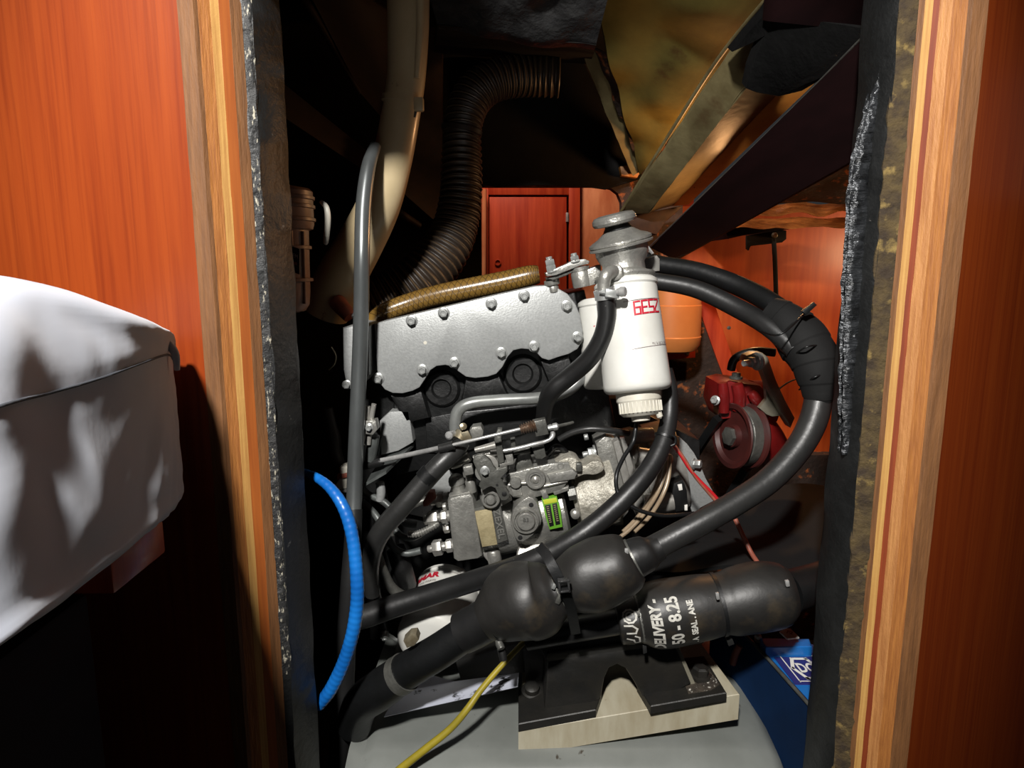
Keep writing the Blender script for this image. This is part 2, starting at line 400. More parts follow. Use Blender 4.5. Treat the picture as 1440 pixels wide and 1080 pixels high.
def column(name, plan, z0, z1, mat, parent=None, rows=60, jit=0.0, fq=30, smooth=40):
    """upright strip with a plan outline; edges wander a little with height"""
    V, F = [], []; n = len(plan)
    for j in range(rows + 1):
        z = z0 + (z1 - z0) * j / rows
        for i, (x, y) in enumerate(plan):
            dx = jit * noise.noise(Vector((i * 3.1, z * fq, 0.3))); dy = jit * noise.noise(Vector((i * 1.7, z * fq, 7.3)))
            V.append((x + dx, y + dy, z))
    for j in range(rows):
        for i in range(n):
            i2 = (i + 1) % n
            F.append((j * n + i, j * n + i2, (j + 1) * n + i2, (j + 1) * n + i))
    F.append(tuple(range(n - 1, -1, -1))); e = rows * n; F.append(tuple(range(e, e + n)))
    return make(name, (V, F), mat, parent, smooth)

# ================================================================== the setting
YP = 0.58                                   # face of the bulkhead the doorway is cut through
XL0, XL1 = -0.2512, -0.2235                 # left cut edge, front and back
XR0, XR1 = 0.363, 0.336                     # right cut edge
ZT = 1.62
S = lambda o: tag(o, kind='structure')
floor = S(span('floor', (-1.6, -1.2, -0.03), (1.6, 2.7, 0.0), foam_dark))
wl = S(span('wall_left', (-1.5, YP, 0.0), (XL0 - 0.012, YP + 0.0265, ZT), cherry))
SPL = R(40)                                  # right-hand panel splayed back so that it falls into shade
wr = S(make('wall_right', extrude([Vector((XR0 + 0.0005, YP, 0.0)), Vector((XR0 + 0.0005, YP, ZT)), Vector((XR0 + 0.9 * math.cos(SPL), YP + 0.9 * math.sin(SPL), ZT)), Vector((XR0 + 0.9 * math.cos(SPL), YP + 0.9 * math.sin(SPL), 0.0))], Vector((-0.004, 0.028, 0))), cherry))
wh = S(make('wall_header_shade', extrude([Vector((x, YP, z)) for x, z in [(XL0 - 0.02, 1.205), (-0.20, 1.205), (-0.14, 1.215), (-0.095, 1.25), (-0.07, 1.32), (-0.06, 1.48), (XR0 + 0.03, 1.48), (XR0 + 0.03, ZT), (XL0 - 0.02, ZT)]], Vector((0, 0.0265, 0))), cherry))  # unseen header, its low left corner shaped to shade the beige hose
S(span('ceiling_saloon', (-1.5, -1.2, 1.95), (1.5, 0.6, 1.98), cherry_light))
def layers(wall, x0, x1, cuts, mats, sgn):
    n = len(mats)
    for k in range(n):
        a, b = cuts[k], cuts[k + 1]
        xa, xb = x0 + (x1 - x0) * a, x0 + (x1 - x0) * b
        ya, yb = YP + 0.028 * a, YP + 0.028 * b
        if k == 0: ya -= 0.0004
        xi = x0 - sgn * 0.0125
        plan = [(xi, ya), (xa, ya), (xb, yb), (xi, yb)]
        column('plywood_layer', plan, 0.0, ZT, mats[k], wall, 70, 0.0004, 60)
layers(wl, XL0, XL1, [0, 0.09, 0.34, 0.52, 0.75, 1.0], [ply_brown, ply_mid, ply_pale, ply_orange, ply_brown], 1)
layers(wr, XR0, XR1, [0, 0.08, 0.36, 0.60, 0.72, 0.88, 1.0], [ply_brown, ply_mid, ply_wide, ply_red, ply_pale, ply_brown], -1)

# insulation lining the doorway
o = empty('insulation_strip', (-0.23, 0.63, 0), 'scuffed black foam strip lining the left side of the doorway', 'insulation')
column('foam', [(-0.2245, 0.6085), (-0.2165, 0.612), (-0.2045, 0.648), (-0.209, 0.662), (-0.245, 0.662), (-0.245, 0.6085)], 0.0, ZT, foam_black, o, 160, 0.0022, 26)
column('scuffed_edge', [(-0.2242, 0.6082), (-0.2195, 0.6096), (-0.2172, 0.6108), (-0.2165, 0.6125), (-0.222, 0.614)], 0.55, 1.22, foam_scuff, o, 160, 0.0014, 60)
o = empty('insulation_strip', (0.34, 0.63, 0), 'black foam strip with crinkled foil tape lining the right side of the doorway', 'insulation')
column('foam_edge', [(0.3365, 0.6085), (0.3225, 0.614), (0.3225, 0.65), (0.37, 0.65), (0.37, 0.6085)], 0.0, ZT, foam_brown, o, 200, 0.0028, 60)
column('foam', [(0.3225, 0.6135), (0.318, 0.622), (0.3155, 0.642), (0.319, 0.668), (0.345, 0.69), (0.345, 0.652), (0.3235, 0.651)], 0.0, ZT, foam_black, o, 140, 0.002, 22)
# crinkled tape: a puckered ribbon that runs down the strip and widens
V, F = [], []; rows, cols = 170, 8
tp = cr([(1286, -20, 4), (1243, 100, 7), (1227, 160, 9), (1212, 233, 11), (1206, 333, 13), (1201, 430, 13), (1194, 560, 10), (1190, 640, 7)], 24)
for x, y, wd in tp:
    for c_ in range(cols + 1):
        f_ = c_ / cols * 2 - 1
        p = W(x + f_ * wd, y, 0.628 - 0.0022 * (1 - f_ * f_))
        V.append(p + Vector((0.6, -1, 0)) * 0.0017 * noise.noise(Vector((f_ * 1.5, p.z * 130, 2.0))) + Vector((0, -1, 0)) * 0.0015 * noise.noise(Vector((f_ * 4, p.z * 320, 5.0))))
w_ = cols + 1
for j in range(len(tp) - 1):
    for i in range(cols): F.append((j * w_ + i, j * w_ + i + 1, (j + 1) * w_ + i + 1, (j + 1) * w_ + i))
k = len(V); V += [p + Vector((0.002, 0.012, 0)) for p in V]; F += [tuple(i + k for i in reversed(q)) for q in F]
make('foil_tape', (V, F), foil, o, 40)

# engine bay shell
S(span('wall_bay_left', (-0.62, 0.66, 0.0), (-0.58, 1.52, ZT), foam_dark))
S(span('wall_bay_right', (0.86, 0.70, 0.0), (0.90, 1.52, 1.05), foam_dark))
S(span('ceiling', (-0.62, 0.70, 1.38), (1.5, 1.52, 1.42), foam_dark))
zc = W(720, 262, 1.5).z; xa, xb = W(676, 262, 1.5).x, W(874, 262, 1.5).x
wb = S(span('wall_back', (-0.62, 1.5, 0.0), (xa, 1.53, 1.42), foam_dark))
# header with a rounded corner over the opening into the aft cabin
hd = prism('bulkhead_header',
           [(676, 30), (676, 262), (846, 262), (860, 265), (869, 272), (874, 284), (876, 620), (676, 620), (676, 900), (1300, 900), (1300, 640), (1072, 640), (984, 418), (930, 330), (960, 300), (960, 30)], 1.49, 0.03, foam_rust, wb, 0)
# the dark lining hung on the engine side of the header
prism('lining_sheet', [(668, 60), (668, 258), (700, 263), (760, 260), (830, 263), (852, 266), (905, 250), (880, 210), (815, 75)], 1.47, 0.012, foam_dark, wb, 0)

# ------------------------------------------------------------------ the aft cabin seen through the bulkhead
S(span('wall_far', (-0.9, 2.40, 0.0), (0.62, 2.43, 1.9), cherry_far))
S(span('wall_far_side', (-0.93, 1.53, 0.0), (-0.9, 2.43, 1.9), cherry_far))
S(span('ceiling_aft', (-0.9, 1.53, 1.86), (1.6, 2.6, 1.9), cherry_light))
cb = empty('cabinet', W(745, 440, 2.37), 'red cherry cabinet with a flush door, seen through the opening behind the engine', 'cabinet')
def rect(x0, y0, x1, y1): return [(x0, y0), (x1, y0), (x1, y1), (x0, y1)]
prism('side_stile', rect(672, 266, 687, 470), 2.36, 0.03, cherry_far, cb, 1.5)
prism('top_rail', rect(686, 240, 803, 274), 2.36, 0.03, cherry_far, cb, 1)
dr = prism('door', rect(688, 277, 797, 470), 2.362, 0.03, cherry_far, cb, 1.2)
prism('hinge', rect(796, 299, 799.5, 312), 2.352, 0.012, steel, dr, 0.3)
disc('finger_hole', 700, 369, 2.360, 4.5, [(1.0, -0.2), (1.0, 0.25), (0.72, 0.3), (0.66, -0.1)], cherry_far, dr)
prism('right_stile', rect(800, 240, 816, 470), 2.355, 0.04, cherry_far, cb, 1.5)
wire('corner_bead', [(681, 266, 2.33), (680, 400, 2.33), (679, 470, 2.33)], 3.5, cherry_light, cb)
prism('low_panel', rect(630, 392, 668, 470), 2.36, 0.03, cherry_far, cb, 1)
prism('pale_panel', rect(817, 240, 890, 480), 2.37, 0.03, cherry_light, cb, 1)
op = empty('berth_panel', W(1080, 560, 1.95), 'bright orange wooden panel under the steps at right, behind the big hoses', 'panel')
prism('panel', [(925, 290), (1300, 290), (1300, 820), (940, 820)], 1.95, 0.03, orange_panel, op, 0)
pf = prism('edge_batten', [(972, 382), (990, 390), (1004, 424), (1048, 556), (1060, 590), (1040, 590), (1008, 505), (985, 440), (960, 372)], 1.485, 0.012, cherry_far, wb, 1)
disc('screw', 1025, 461, 1.484, 2.6, [(1, -0.2), (1, 0.3), (0.5, 0.4)], cast_dark, pf)
# crumpled insulation and boards over the berth panel
cp = empty('torn_insulation', W(1110, 320, 1.6), 'torn crumpled insulation hanging in amber light above the orange panel', 'insulation')
quadsheet('upper_fold', [W(1020, 302, 1.62), W(1210, 302, 1.55), W(1210, 282, 1.60), W(1050, 286, 1.66)], crumple, cp, 24, 5, 0.016, 22)
quadsheet('middle_fold', [W(1010, 322, 1.60), W(1210, 319, 1.52), W(1210, 308, 1.56), W(1025, 306, 1.63)], crumple, cp, 24, 5, 0.008, 22)
quadsheet('under_board', [W(1095, 238, 1.42), W(1230, 220, 1.35), W(1230, 284, 1.55), W(1060, 286, 1.62)], foam_rust, cp, 14, 8, 0.01, 16)
lb = empty('strut_bracket', W(1080, 345, 1.66), 'small dark metal bracket with a thin strut hanging in front of the orange panel', 'bracket')
prism('bracket_rail', [(1020, 322), (1042, 316), (1112, 317), (1112, 322), (1050, 330), (1024, 336)], 1.68, 0.275, plank_dark, lb, 0.6)
prism('bracket_plate', [(1050, 331), (1098, 323), (1106, 324), (1106, 336), (1100, 341), (1056, 346), (1053, 352), (1050, 350)], 1.66, 0.008, sheet_m, lb, 0.6)
disc('pivot', 1089, 331, 1.657, 4, [(1, -1), (1, 0.6), (0.6, 1)], brass, lb)
wire('strut', [(1088, 336, 1.655), (1090, 372, 1.655), (1092, 440, 1.655)], 3.4, sheet_m, lb)
cn = empty('tan_canister', W(955, 505, 1.40), 'tan plastic canister on a red wooden bracket behind the white fuel filter', 'canister')
prism('bracket_board', [(915, 480), (978, 488), (978, 503), (915, 508)], 1.43, 0.03, cherry_far, cn, 1)
disc('bracket_screw', 966, 496, 1.429, 3.5, [(1, -0.3), (1, 0.3), (0.55, 0.35), (0.5, 0)], cast_dark, cn)
k = mpp(450, 1.36)
lathe('bottle', W(940, 494, 1.37), (0, 0, 1), [(30 * k, 0), (38 * k, 3 * k), (43 * k, 11 * k), (44.5 * k, 22 * k), (43.5 * k, 23.5 * k), (43.5 * k, 66 * k), (42.5 * k, 67 * k), (42 * k, 90 * k), (36 * k, 97 * k)], canister_m, cn, 32, 30)

# ------------------------------------------------------------------ under the steps: beams and boards overhead
bb = empty('step_beam', W(1040, 150, 1.0), 'stained cream channel beam sloping from top right down behind the filter', 'beam')
def slab(name, near_far, mat, parent, thick, amp=0.0, push=(0, 1, 0.4), nu=10, nv=22):
    return quadsheet(name, [W(*p) for p in near_far], mat, parent, nu, nv, amp, 18, thick, push)
slab('outer_face', [(1085, -8, 0.86), (1150, -8, 0.80), (912, 300, 1.34), (872, 302, 1.38)], grp_cream, bb, 0.012, 0.004)
slab('inner_face', [(1150, -8, 0.80), (1222, -8, 0.80), (946, 290, 1.36), (912, 300, 1.34)], grp_cream, bb, 0.012, 0.004)
slab('warm_lit_strip', [(1190, 28, 0.84), (1238, 28, 0.80), (968, 288, 1.34), (946, 290, 1.36)], grp_warm_lit, bb, 0.012, 0.001)  # lit part of the cream beam, warm light put into its colour
tube('rim', [(1084, -8, 0.855, 4), (1005, 90, 1.02, 3.2), (925, 215, 1.22, 2.6), (870, 303, 1.375, 2.2)], grp_cream, bb, 10, 8)
prism('end_block', [(870, 300), (915, 298), (962, 289), (936, 312), (924, 330), (880, 320)], 1.375, 0.05, wood_dull, bb, 1)
fl = tag(make('torn_felt', extrude([W(x, y, Y) for x, y, Y in [(1029, 74, 0.915), (1052, 46, 0.875), (1076, 20, 0.84), (1084, 6, 0.82), (1130, 26, 0.77), (1218, 40, 0.70), (1222, 60, 0.715), (1172, 102, 0.79), (1128, 128, 0.84), (1095, 136, 0.86), (1066, 131, 0.87), (1050, 125, 0.875), (1056, 96, 0.86), (1064, 76, 0.85), (1074, 52, 0.84), (1058, 60, 0.86)]], Vector((0, 0.02, 0.012)), 0.001), felt_m, None),
         'ragged black felt patch torn over the top of the cream beam', 'felt patch')
ov = tag(slab('overhead_panel', [(1084, -12, 0.80), (1240, -12, 0.66), (1232, 44, 0.70), (1080, 30, 0.815)], plank_dark, None, 0.02, 0.002), 'dark purple-grey overhead panel at the top right corner of the doorway', 'panel')
pk = empty('step_stringer', W(1080, 220, 0.95), 'dark stained plank sloping down from the right side towards the fuel filter', 'plank')
slab('plank', [(1228, 40, 0.68), (1236, 205, 0.70), (950, 366, 1.33), (914, 348, 1.36)], plank_dark, pk, 0.018, 0, (0.6, 0.9, 0.3))
tube('upper_edge', [(1227, 39, 0.68, 2.6), (1080, 187, 0.92, 2.0), (914, 347, 1.355, 1.6)], cast_dark, pk, 10, 8)
tube('lower_edge', [(1236, 204, 0.70, 4.5), (1090, 286, 0.95, 3.4), (950, 365, 1.325, 2.2)], wood_dull, pk, 10, 8)
yp = empty('foam_panel', W(930, 100, 1.2), 'yellowed foam panel with rust-brown stains and a crease under the steps', 'insulation')
quadsheet('panel', [W(832, -10, 1.02), W(1095, -10, 0.90), W(1000, 120, 1.12), W(900, 245, 1.42)], foam_yellow, yp, 26, 26, 0.012, 12, 0.02, (0, 1, 0.5))
quadsheet('pale_edge', [W(812, 62, 1.165), W(838, 66, 1.155), W(908, 238, 1.415), W(890, 248, 1.42)], grp_cream, yp, 6, 20, 0.006, 26, 0.02, (0, 1, 0.4))
quadsheet('stained_edge', [W(834, 64, 1.15), W(858, 84, 1.14), W(926, 208, 1.36), W(903, 236, 1.40)], foam_rust, yp, 6, 24, 0.010, 30, 0.02, (0, 1, 0.4))
quadsheet('rust_patch', [W(925, 205, 1.345), W(945, 130, 1.20), W(985, 115, 1.12), W(955, 180, 1.26)], foam_rust, yp, 8, 8, 0.008, 26, 0.012, (0, 1, 0.4))
prism('torn_corner', [(872, 234), (896, 230), (902, 240), (896, 250), (874, 247)], 1.44, 0.02, grp_warm_lit, yp, 1)  # amber light painted into this corner's colour
ib = empty('insulated_box', W(720, 60, 0.95), 'black taped insulation box hanging from the bay ceiling at the top', 'insulation')
V = [W(596, -25, 0.90), W(862, -25, 0.90), W(838, 66, 0.98), W(615, 34, 0.98)]
quadsheet('face', V, tape_black, ib, 30, 14, 0.010, 22, 0.02)
quadsheet('underside', [V[3], V[2], W(830, 90, 1.30), W(610, 80, 1.30)], foam_dark, ib, 14, 8, 0.004, 20, 0.01, (0, 0, 1))
# brown boards at upper left
lb2 = empty('bearer_board', W(480, 120, 0.95), 'dull brown board sloping down at upper left behind the beige hose', 'board')
quadsheet('board', [W(432, -15, 0.86), W(545, -15, 1.0), W(545, 175, 1.15), W(508, 132, 1.0)], wood_dull, lb2, 6, 6, 0, 5, 0.02)
tube('lit_edge', [(420, -15, 0.85, 6), (466, 62, 0.93, 5), (505, 130, 1.0, 4)], wood_dull, lb2, 8, 8)
lb3 = empty('bearer_board', W(590, 250, 1.2), 'dull brown upright board between the beige hose and the bellows duct', 'board')
quadsheet('board', [W(560, 40, 1.2), W(622, 40, 1.25), W(620, 318, 1.28), W(556, 262, 1.2)], wood_dull, lb3, 6, 6, 0, 5, 0.02)
tube('lower_batten', [(545, 288, 1.15, 6), (568, 304, 1.18, 6), (590, 318, 1.2, 5)], wood_dull, lb3, 6, 8)
lb4 = empty('bearer_board', W(440, 200, 1.0), 'dark brown batten running down in shadow at far upper left', 'board')
quadsheet('board', [W(392, 112, 0.98), W(392, 160, 0.98), W(520, 245, 1.15), W(520, 215, 1.15)], wood_dull, lb4, 6, 6, 0, 5, 0.02)

# ------------------------------------------------------------------ settee on the near side
st = empty('settee', (-0.45, 0.35, 0.0), 'dark wooden settee box below the grey cushion', 'settee')
zb = W(215, 790, 0.50).z
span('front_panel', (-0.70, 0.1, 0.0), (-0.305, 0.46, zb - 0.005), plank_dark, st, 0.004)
span('top_board', (-0.72, 0.43, zb + 0.008), (-0.268, 0.5, zb + 0.034), cherry_far, st, 0.002)
# cushion: lofted cross-sections from near (left, out of frame) to the far rounded corner
def sect(sil, seam, mid, bot, back_y):
    a = W(*seam); t_ = W(*sil); m_ = W(*mid); b_ = W(*bot)
    tb = t_ + Vector((-0.10, 0.015, -0.004)); bb_ = b_ + Vector((-0.17, 0.03, -0.012))
    mb = (tb + bb_) / 2 + Vector((-0.03, 0.01, 0))
    th = (a + t_) / 2 + Vector((0.006, -0.004, 0.012))
    return [a, th, t_, t_ + Vector((-0.05, 0.008, 0.004)), tb, mb, bb_, b_ + Vector((-0.08, 0.015, -0.008)), b_, (b_ + m_) / 2 + Vector((0.006, -0.003, -0.008)), m_]
secs = [sect((-210, 420, 0.27), (-330, 690, 0.18), (-330, 900, 0.155), (-300, 1120, 0.140), 0),
        sect((-20, 393, 0.345), (-10, 574, 0.262), (-10, 740, 0.232), (-10, 908, 0.212), 0),
        sect((60, 401, 0.390), (75, 551, 0.318), (75, 690, 0.288), (70, 851, 0.266), 0),
        sect((130, 424, 0.435), (140, 532, 0.372), (146, 650, 0.345), (150, 791, 0.332), 0),
        sect((192, 452, 0.488), (196, 511, 0.440), (204, 625, 0.418), (205, 744, 0.405), 0),
        sect((222, 472, 0.530), (228, 500, 0.496), (240, 610, 0.478), (226, 727, 0.458), 0),
        sect((236, 484, 0.552), (241, 500, 0.538), (252, 605, 0.528), (240, 709, 0.510), 0),
        sect((240, 502, 0.565), (244, 515, 0.560), (251, 600, 0.562), (243, 690, 0.556), 0)]
LS = list(zip(*[cr([tuple(p) for p in s_], 7, True) for s_ in secs]))   # per ring index, through the stations
rings = [cr(c_, 9) for c_ in LS]
V, F = [], []; nr, ns = len(rings), len(rings[0]); CRN = W(243, 492, 0.53)
for i in range(nr):
    for j in range(ns):
        p = Vector(rings[i][j]); fi = i / nr
        # soft folds fanning out from the far corner
        d = 0.0075 * noise.noise(Vector((p.x * 12 + p.z * 16, p.y * 8, p.z * 10 - p.x * 12))) + 0.0016 * noise.noise(p * 45)
        rel = p - CRN; ds_ = rel.length; ang = math.atan2(-rel.z, -rel.y)
        d += 0.0065 * min(1.0, ds_ * 7) * noise.noise(Vector((ang * 5.5, ds_ * 3, 1.3))) + 0.002 * min(1.0, ds_ * 7) * noise.noise(Vector((ang * 13, ds_ * 7, 4.3)))
        V.append(p + Vector((0.8, -0.6, 0.2)) * d)
for i in range(nr):
    i2 = (i + 1) % nr
    for j in range(ns - 1): F.append((i * ns + j, i * ns + j + 1, i2 * ns + j + 1, i2 * ns + j))
F.append(tuple(i * ns + ns - 1 for i in range(nr)))
F.append(tuple(i * ns for i in range(nr - 1, -1, -1)))
cu = make('settee_cushion', (V, F), fabric, None, 60)
tag(cu, 'pale grey fabric settee cushion with a seam at the lower left of the photo', 'cushion')
sm = [tuple(Vector(V[j]) + Vector((0.0006, -0.0005, 0.0))) + (0.0008,) for j in range(0, ns - 6)]
make('seam', tube_vf(sm, 6), seam_m, cu, 60)
tube('corner_tuck', [(232, 480, 0.530, 5), (240, 487, 0.528, 6), (247, 500, 0.526, 5.5), (249, 520, 0.528, 4)], fabric, cu, 6, 10)

# ================================================================== the engine
TILT = R(12.0)
U = Vector((math.cos(TILT), 0, math.sin(TILT)))       # along the crankshaft, rising to the right
VV = Vector((-math.sin(TILT), 0, math.cos(TILT)))     # engine up
NN = Vector((0, -1, 0))                               # towards the doorway
YE = 0.86
eng = empty('diesel_engine', W(740, 930, 0.98), 'silver and black marine diesel engine filling the bay, tilted up to the right', 'engine')
# --- cylinder head end cover with scalloped lower edge
cov_o = [(526, 455), (580, 442), (640, 428), (700, 414), (752, 402.5), (768, 401.5), (784, 405), (798, 413), (809, 427), (816, 444), (820, 466), (819, 480), (812, 491), (800, 498), (786, 502), (772, 507), (762, 504), (754, 496), (745, 491.5), (733, 490.5), (722, 493), (714, 502), (707, 516), (698, 526), (686, 530), (668, 532), (655, 530), (645, 523), (636, 516), (626, 513.5), (614, 515), (605, 521), (598, 533), (590, 545), (580, 550), (566, 553.5), (552, 553), (541, 548), (533, 538), (530, 520)]
cov = prism('side_cover', cov_o, YE, 0.035, cover_grey, eng, 2.2)
for x, y in [(579, 451), (624, 440), (691, 427), (737, 416), (797, 430), (812, 474), (751, 487), (705, 496), (639, 510), (594, 520), (532, 532)]:
    bolt(x, y, YE, 8.4, cov)
disc('paint_chip', 598, 482, YE, 2.6, [(1, -0.05), (1, 0.06), (0.3, 0.07)], white_pl, cov, seg=10)
tank = prism('header_tank_end', [(481, 461), (503, 456), (520, 458), (520, 528), (510, 540), (486, 541), (482, 520)], YE - 0.012, 0.09, cover_grey, eng, 5)
bolt(488, 541, YE - 0.014, 7, tank)
# --- cylinder head and block, black
prism('cylinder_head', [(505, 470), (822, 408), (850, 520), (866, 600), (560, 668), (505, 560)], YE + 0.034, 0.13, block_black, eng, 3)
for i, (x, y, r) in enumerate([(622, 545, 26), (664, 560, 16), (735, 524, 27), (572, 570, 18), (790, 520, 20)]):
    disc('casting_boss', x, y, YE + 0.04, r, [(1.05, -0.3), (1.0, 0.35), (0.86, 0.5), (0.55, 0.5), (0.45, 0.3), (0.2, 0.28)], block_black, eng, seg=22)
for q in ([(655, 531), (700, 524), (716, 560), (648, 568)], [(548, 556), (592, 548), (604, 588), (570, 596)], [(760, 508), (800, 500), (812, 540), (776, 548)]):
    prism('casting_rib', q, YE + 0.012, 0.03, block_black, eng, 4)
prism('crankcase', [(505, 565), (866, 560), (985, 620), (985, 800), (890, 905), (600, 935), (520, 900), (505, 700)], 0.965, 0.22, block_black, eng, 4)
for q in ([(548, 655), (600, 645), (625, 690), (600, 730), (552, 720)], [(700, 770), (790, 770), (800, 810), (690, 815)], [(520, 700), (545, 690), (560, 780), (540, 830), (522, 800)]):
    prism('crankcase_panel', q, 0.945, 0.05, block_black, eng, 5)
# silver bracket left of the pump
br = prism('lift_bracket', [(534, 592), (548, 579), (575, 578), (581, 622), (560, 634), (536, 640)], 0.872, 0.05, cover_grey, eng, 1.2)
quadsheet('bracket_foot', [W(512, 680, 0.815), W(543, 662, 0.815), W(582, 624, 0.885), W(540, 640, 0.885)], block_grey, br, 4, 4, 0, 5, 0.004, (0, 0, -1))
prism('bracket_web', [(537, 597), (540, 597), (533, 640), (528, 642)], 0.87, 0.03, block_grey, br, 0.5)
prism('steel_flange', [(598, 588), (640, 580), (700, 574), (760, 566), (770, 600), (640, 640), (600, 636)], 0.888, 0.03, block_black, eng, 2)
prism('steel_flange', [(596, 672), (632, 660), (640, 690), (604, 700)], 0.915, 0.03, cover_grey, eng, 2)
# --- lower steel pipe into the head and its hose clamp
pipe = tube('coolant_pipe', [(641, 612, 0.84, 8.5), (640, 594, 0.84, 8.5), (645, 577, 0.84, 8.5), (662, 567, 0.84, 8.5), (700, 563, 0.845, 8.5), (755, 560, 0.85, 8.5), (790, 553, 0.86, 8.5), (812, 538, 0.865, 8), (826, 515, 0.87, 7)], tube_steel, eng, 8, 16)
# --- bolted link plate, left of the filter head
lk = prism('filter_mount_plate', [(767, 384), (778, 379), (795, 372), (806, 366), (822, 364), (829, 367), (828, 371), (815, 374), (800, 380), (782, 387), (769, 389)], 0.845, 0.03, cast, eng, 1.2)
prism('filter_mount_plate', [(767, 391), (780, 388), (800, 381), (818, 375), (829, 373), (828, 378), (812, 380), (795, 388), (778, 394)], 0.85, 0.03, cast_dark, eng, 1)
def stack(px, py, Y, axis, items, parent, name, mat):
    """turned column: items = (radius px, length px, sides) from the base"""
    k = mpp(py, Y); h = 0; vf = []
    for r, l, sd in items:
        vf.append(lathe_vf(W(px, py, Y) + Vector(axis).normalized() * h * k, axis, [(r * k * 0.94, 0), (r * k, 0.12 * l * k), (r * k, 0.88 * l * k), (r * k * 0.9, l * k)], sd)); h += l
    return make(name, join(*vf), mat, parent, 35)
stack(776, 383, 0.85, VV, [(9, 2, 18), (7.5, 8, 6), (7, 8, 6), (4.5, 4, 12)], lk, 'stud_nut', zinc)
stack(809, 369, 0.85, VV, [(9, 2, 18), (6.5, 7, 6), (4.5, 4, 12)], lk, 'stud_nut', zinc)
stack(779, 411, 0.865, VV, [(8, 10, 18), (11, 8, 20), (8, 4, 18)], lk, 'spacer', cast)
stack(820, 403, 0.855, VV, [(14, 22, 22), (12, 6, 22)], lk, 'spacer', cast)
prism('filter_mount_arm', [(826, 379), (845, 372), (846, 398), (829, 402)], 0.84, 0.04, cast, eng, 1.5)
prism('filter_mount_arm', [(881, 372), (924, 359), (928, 364), (928, 381), (888, 386)], 0.86, 0.03, alu, eng, 1.5)
prism('lever_tab', [(908, 340), (920, 356), (916, 358), (903, 346)], 0.87, 0.01, steel, eng, 0.5)
# --- gear case to the right of the pump
gk = mpp(680, 0.86)
gc = W(935, 672, 0.90)
GA = (U * -1.0)                                       # faces left along the crankshaft
gear = lathe('gear_case', W(905, 662, 0.93), U * -1, [(r * gk, h * gk) for r, h in [(66, -52), (70, -40), (70, -8), (64, -6), (64, 4), (70, 6), (70, 18), (56, 22), (50, 34), (40, 36)]], alu, eng, 40, 30)
prism('gear_flange', [(838, 624), (852, 612), (866, 616), (878, 660), (884, 720), (872, 735), (858, 720), (846, 668)], 0.86, 0.05, cast, eng, 2)
prism('gear_rib', [(862, 622), (870, 618), (892, 690), (885, 712)], 0.845, 0.05, alu, eng, 1.5)
prism('gear_rib', [(873, 618), (880, 617), (905, 706), (895, 716)], 0.850, 0.05, alu, eng, 1.5)
tube('gear_boss', [(868, 614, 0.88, 11), (895, 613, 0.88, 12), (916, 611, 0.885, 11)], alu, eng, 6, 18)
tube('gear_boss', [(895, 640, 0.86, 13), (920, 645, 0.86, 13), (940, 650, 0.865, 12)], alu, eng, 6, 18)
tube('gear_boss', [(905, 708, 0.85, 14), (930, 707, 0.85, 14), (946, 705, 0.85, 13)], alu, eng, 6, 18)
prism('gear_rib', [(890, 700), (900, 700), (905, 720), (896, 728)], 0.848, 0.04, alu, eng, 1)
# thin grey back plate with a rounded outline
bp = prism('timing_plate', [(945, 611), (956, 615), (966, 624), (976, 637), (984, 652), (992, 672), (1002, 690), (1008, 702), (985, 714), (975, 725), (966, 700), (955, 650), (940, 630)], 0.90, 0.006, cover_grey, eng, 0.6)
stack(974, 652, 0.897, Vector((0.8, -0.55, 0.1)), [(8, 3, 18), (6, 9, 6)], bp, 'bolt', zinc)
stack(838, 636, 0.855, -U, [(11, 3, 18), (8, 8, 6), (4.5, 8, 12)], gear, 'bolt', zinc)
stack(827, 614, 0.90, -U, [(5, 6, 12)], gear, 'bolt', zinc)
cnx = prism('sensor_plug', [(948, 680), (960, 674), (966, 690), (968, 716), (950, 720), (944, 700)], 0.845, 0.02, rubber, eng, 1)
prism('plug_tip', [(953, 682), (959, 681), (960, 689), (955, 690)], 0.843, 0.006, label_white, cnx, 0.4)
prism('plug_tip', [(963, 711), (967, 710), (967, 718), (963, 718)], 0.843, 0.006, label_white, cnx, 0.4)

# ================================================================== injection pump
YI = 0.815
pmp = empty('injection_pump', W(725, 790, 0.86), 'cast injection pump with levers, plugs and a green sticker on the engine side', 'fuel pump')
prism('distributor_head', [(629, 705), (634, 700), (661, 694.5), (665, 699), (678, 782), (672, 786), (644, 790), (638, 786)], YI - 0.010, 0.07, cast, pmp, 3)
prism('head_cap', [(631, 697), (660, 691), (662, 697), (634, 703)], YI - 0.004, 0.05, cast, pmp, 1.5)
# main barrel along the crankshaft direction
kI = mpp(725, YI + 0.045)
lathe('barrel', W(664, 741, YI + 0.047), U, [(r * kI, h * kI) for r, h in [(40, 0), (44, 3), (44, 30), (46, 34), (46, 66), (48, 70), (48, 112), (45, 118), (45, 132), (38, 136)]], cast, pmp, 40, 30)
pl = prism('name_plate_pad', [(664, 716), (703, 706), (714, 760), (678, 771)], YI - 0.006, 0.03, cast_dark, pmp, 1.2)
prism('blank_plate', [(667, 720), (691, 715.5), (699.5, 766), (678, 769.5)], YI - 0.0085, 0.003, plate_beige, pl, 0.6)
# embossed maker's name runs down the pad
rot = math.atan2(50, 9)
def fz(x, y):
    c0 = (701.5, 737); a = math.atan2(48, 9.5)
    return W(c0[0] + x * math.cos(a) + y * math.sin(a), c0[1] + x * math.sin(a) - y * math.cos(a), YI - 0.0075)
make('embossed_name', text_vf('ZEXEL', 13, fz, 0.25, 1.12), cast, pl, None)
